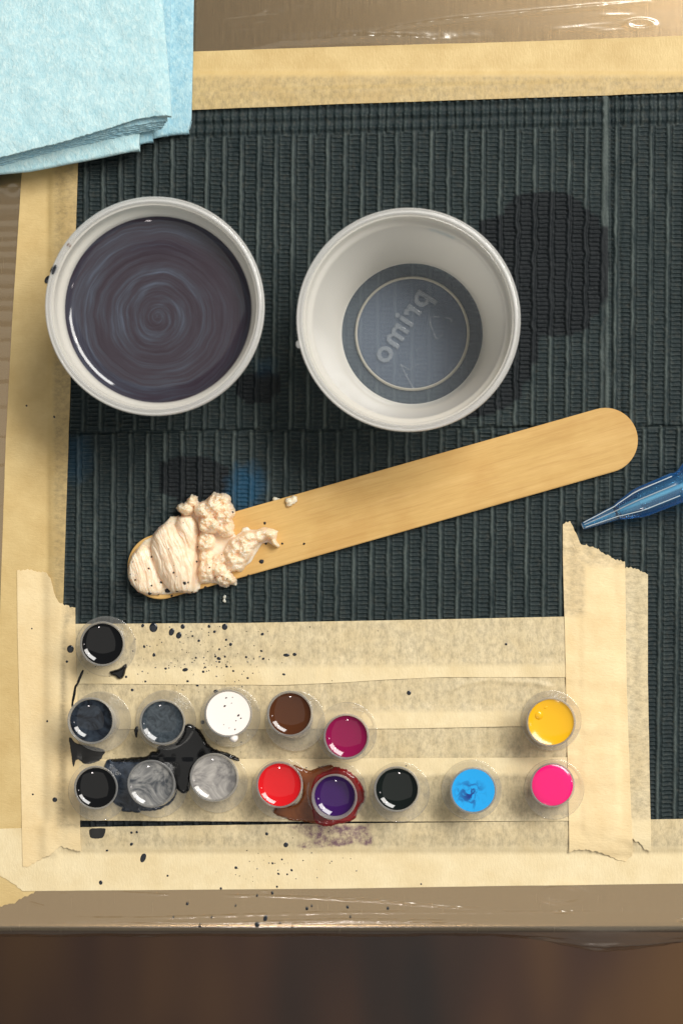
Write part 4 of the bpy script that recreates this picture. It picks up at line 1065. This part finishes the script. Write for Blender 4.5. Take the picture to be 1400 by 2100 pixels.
def add_highlight_rib(a, pts):     # thin pale rib painting a streak of highlight along the shell at angle a
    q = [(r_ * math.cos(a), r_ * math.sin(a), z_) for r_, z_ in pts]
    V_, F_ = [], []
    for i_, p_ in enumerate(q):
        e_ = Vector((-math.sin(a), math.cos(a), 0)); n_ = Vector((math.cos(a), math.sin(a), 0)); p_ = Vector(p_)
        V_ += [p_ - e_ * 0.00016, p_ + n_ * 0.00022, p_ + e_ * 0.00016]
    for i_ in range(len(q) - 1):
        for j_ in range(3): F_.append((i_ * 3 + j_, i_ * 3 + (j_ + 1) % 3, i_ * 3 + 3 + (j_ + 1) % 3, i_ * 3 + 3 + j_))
    me_ = bpy.data.meshes.new('highlight_rib'); me_.from_pydata([tuple(v) for v in V_], [], F_); fix_normals(me_)
    return link('highlight_rib', me_, M_HIGHLIGHT_RIB, root)
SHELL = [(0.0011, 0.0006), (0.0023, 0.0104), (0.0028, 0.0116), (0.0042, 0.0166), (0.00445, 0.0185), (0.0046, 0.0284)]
HIGHLIGHT_RIB_ANG = []
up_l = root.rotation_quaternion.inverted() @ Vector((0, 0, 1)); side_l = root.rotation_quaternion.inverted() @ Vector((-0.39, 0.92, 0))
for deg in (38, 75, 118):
    v_ = side_l * math.cos(math.radians(deg)) + up_l * math.sin(math.radians(deg)); add_highlight_rib(math.atan2(v_.y, v_.x), SHELL)

# ------------------------------------------------------------------ stack of blue wipes
W_TOP = mat_wipe('blue_wipe_light', srgb(200, 225, 226), srgb(156, 200, 210))
W_MID = mat_wipe('blue_wipe', srgb(182, 214, 220), srgb(130, 180, 200))
def wipe(label, bottom, right, zz, mat, thick=0.0011, fold=True, seed=0, lift=None, frill=0.0):
    """bottom: front edge from the corner leftwards; right: side edge from the corner away; heights above the mat"""
    nb, nr = 190, 140
    tb = np.linspace(0, 1, nb) ** 1.25; tr = np.linspace(0, 1, nr) ** 1.25
    Bp = resample(bottom, tb); Rp = resample(right, tr); C = np.array(bottom[0], float)
    Bp = Bp + np.stack([0 * tb, frill * fbm(seed + 1, Bp[:, 0] / 9, tb * 0, 3)], -1)
    PX = Bp[None, :, 0] + Rp[:, None, 0] - C[0]; PY = Bp[None, :, 1] + Rp[:, None, 1] - C[1]
    de = np.hypot(Rp[:, 0] - C[0], Rp[:, 1] - C[1])[:, None] + 0 * PX          # distance from front edge
    ds = np.hypot(Bp[:, 0] - C[0], Bp[:, 1] - C[1])[None, :] + 0 * PX          # distance from side edge
    Z = zz + 0.00045 * fbm(seed + 2, PX / 60, PY / 60, 3) - 0.0006 * np.exp(-de / 20) - 0.0004 * np.exp(-ds / 14)
    if lift is not None: Z = Z + lift(de, ds)
    k = (CAM_H - zz) / CAM_H
    X_, Y_ = wx(PX) * k, wy(PY) * k
    # rounded front fold: roll the edge under
    steps = 9 if fold else 3; R = thick / 2
    ex, ey, ez = [], [], []
    nrm = np.array([0.12, -1.0]); nrm /= np.hypot(*nrm)
    for q in range(1, steps + 1):
        a = math.pi * q / steps
        ex.append(X_[0] + nrm[0] * R * math.sin(a) * (1 if fold else 0.25)); ey.append(Y_[0] + nrm[1] * R * math.sin(a) * (1 if fold else 0.25)); ez.append(Z[0] - R * (1 - math.cos(a)))
    # underside a little way back
    ex.append(X_[14]); ey.append(Y_[14]); ez.append(Z[0] - thick)
    X2 = np.vstack([np.array(ex)[::-1], X_]); Y2 = np.vstack([np.array(ey)[::-1], Y_]); Z2 = np.vstack([np.array(ez)[::-1], Z])
    # side skirt
    X2 = np.hstack([X2[:, :1] - 0.004, X2[:, :1], X2]); Y2 = np.hstack([Y2[:, :1], Y2[:, :1], Y2]); Z2 = np.hstack([Z2[:, :1] - thick * 0.9, Z2[:, :1] - thick * 0.9, Z2])
    me = grid_mesh('paper_wipe', X2, Y2, Z2)
    if me.polygons[len(me.polygons) // 2].normal.z < 0: me.flip_normals()
    o = link('paper_wipe', me, mat); tag(o, label, 'paper wipe', 'stack of blue paper wipes'); return o
wipe('lowest blue paper wipe of the stack, sticking out furthest to the right', [(386, 264), (330, 270), (200, 280), (-160, 345)], [(386, 264), (392, 242), (395, 120), (399, -120)], 0.0042, W_MID, 0.0022, seed=701)
wipe('blue paper wipe with a rolled front edge, second lowest of the stack', [(342, 270), (300, 280), (160, 306), (-160, 362)], [(342, 270), (346, 200), (352, -120)], 0.0058, W_MID, 0.0016, seed=702)
wipe('blue paper wipe with a rolled front edge, third lowest of the stack', [(312, 283), (270, 292), (120, 318), (-160, 368)], [(312, 283), (318, 200), (326, -120)], 0.0074, W_MID, 0.0016, seed=703)
wipe('blue paper wipe whose thick rolled fold forms the front of the stack', [(284, 299), (240, 308), (160, 324), (60, 343), (0, 349), (-160, 372)], [(284, 299), (292, 200), (306, -120)], 0.0092, W_TOP, 0.0020, seed=704)
for k in range(5):
    wipe(('lowest', 'second', 'middle', 'fourth', 'topmost')[k] + ' of the five ragged edged blue wipes inside the stack',
         [(330 + 3 * k, 262 - 4.2 * k), (250, 277 - 4 * k), (120, 306 - 4.0 * k), (0, 338 - 4.5 * k), (-160, 372 - 4 * k)], [(330 + 3 * k, 262 - 4.2 * k), (333, 120), (328, -120)], 0.0102 + 0.0007 * k, W_MID, 0.0007, fold=False, seed=710 + 7 * k, frill=2.6)
wipe('uppermost pale blue paper wipe of the stack', [(351, 236), (318, 236), (280, 243), (220, 262), (130, 289), (0, 321), (-160, 362)], [(351, 236), (349, 180), (340, 80), (333, 0), (327, -120)], 0.0152, W_TOP, 0.0007, fold=False, seed=760, frill=2.5)
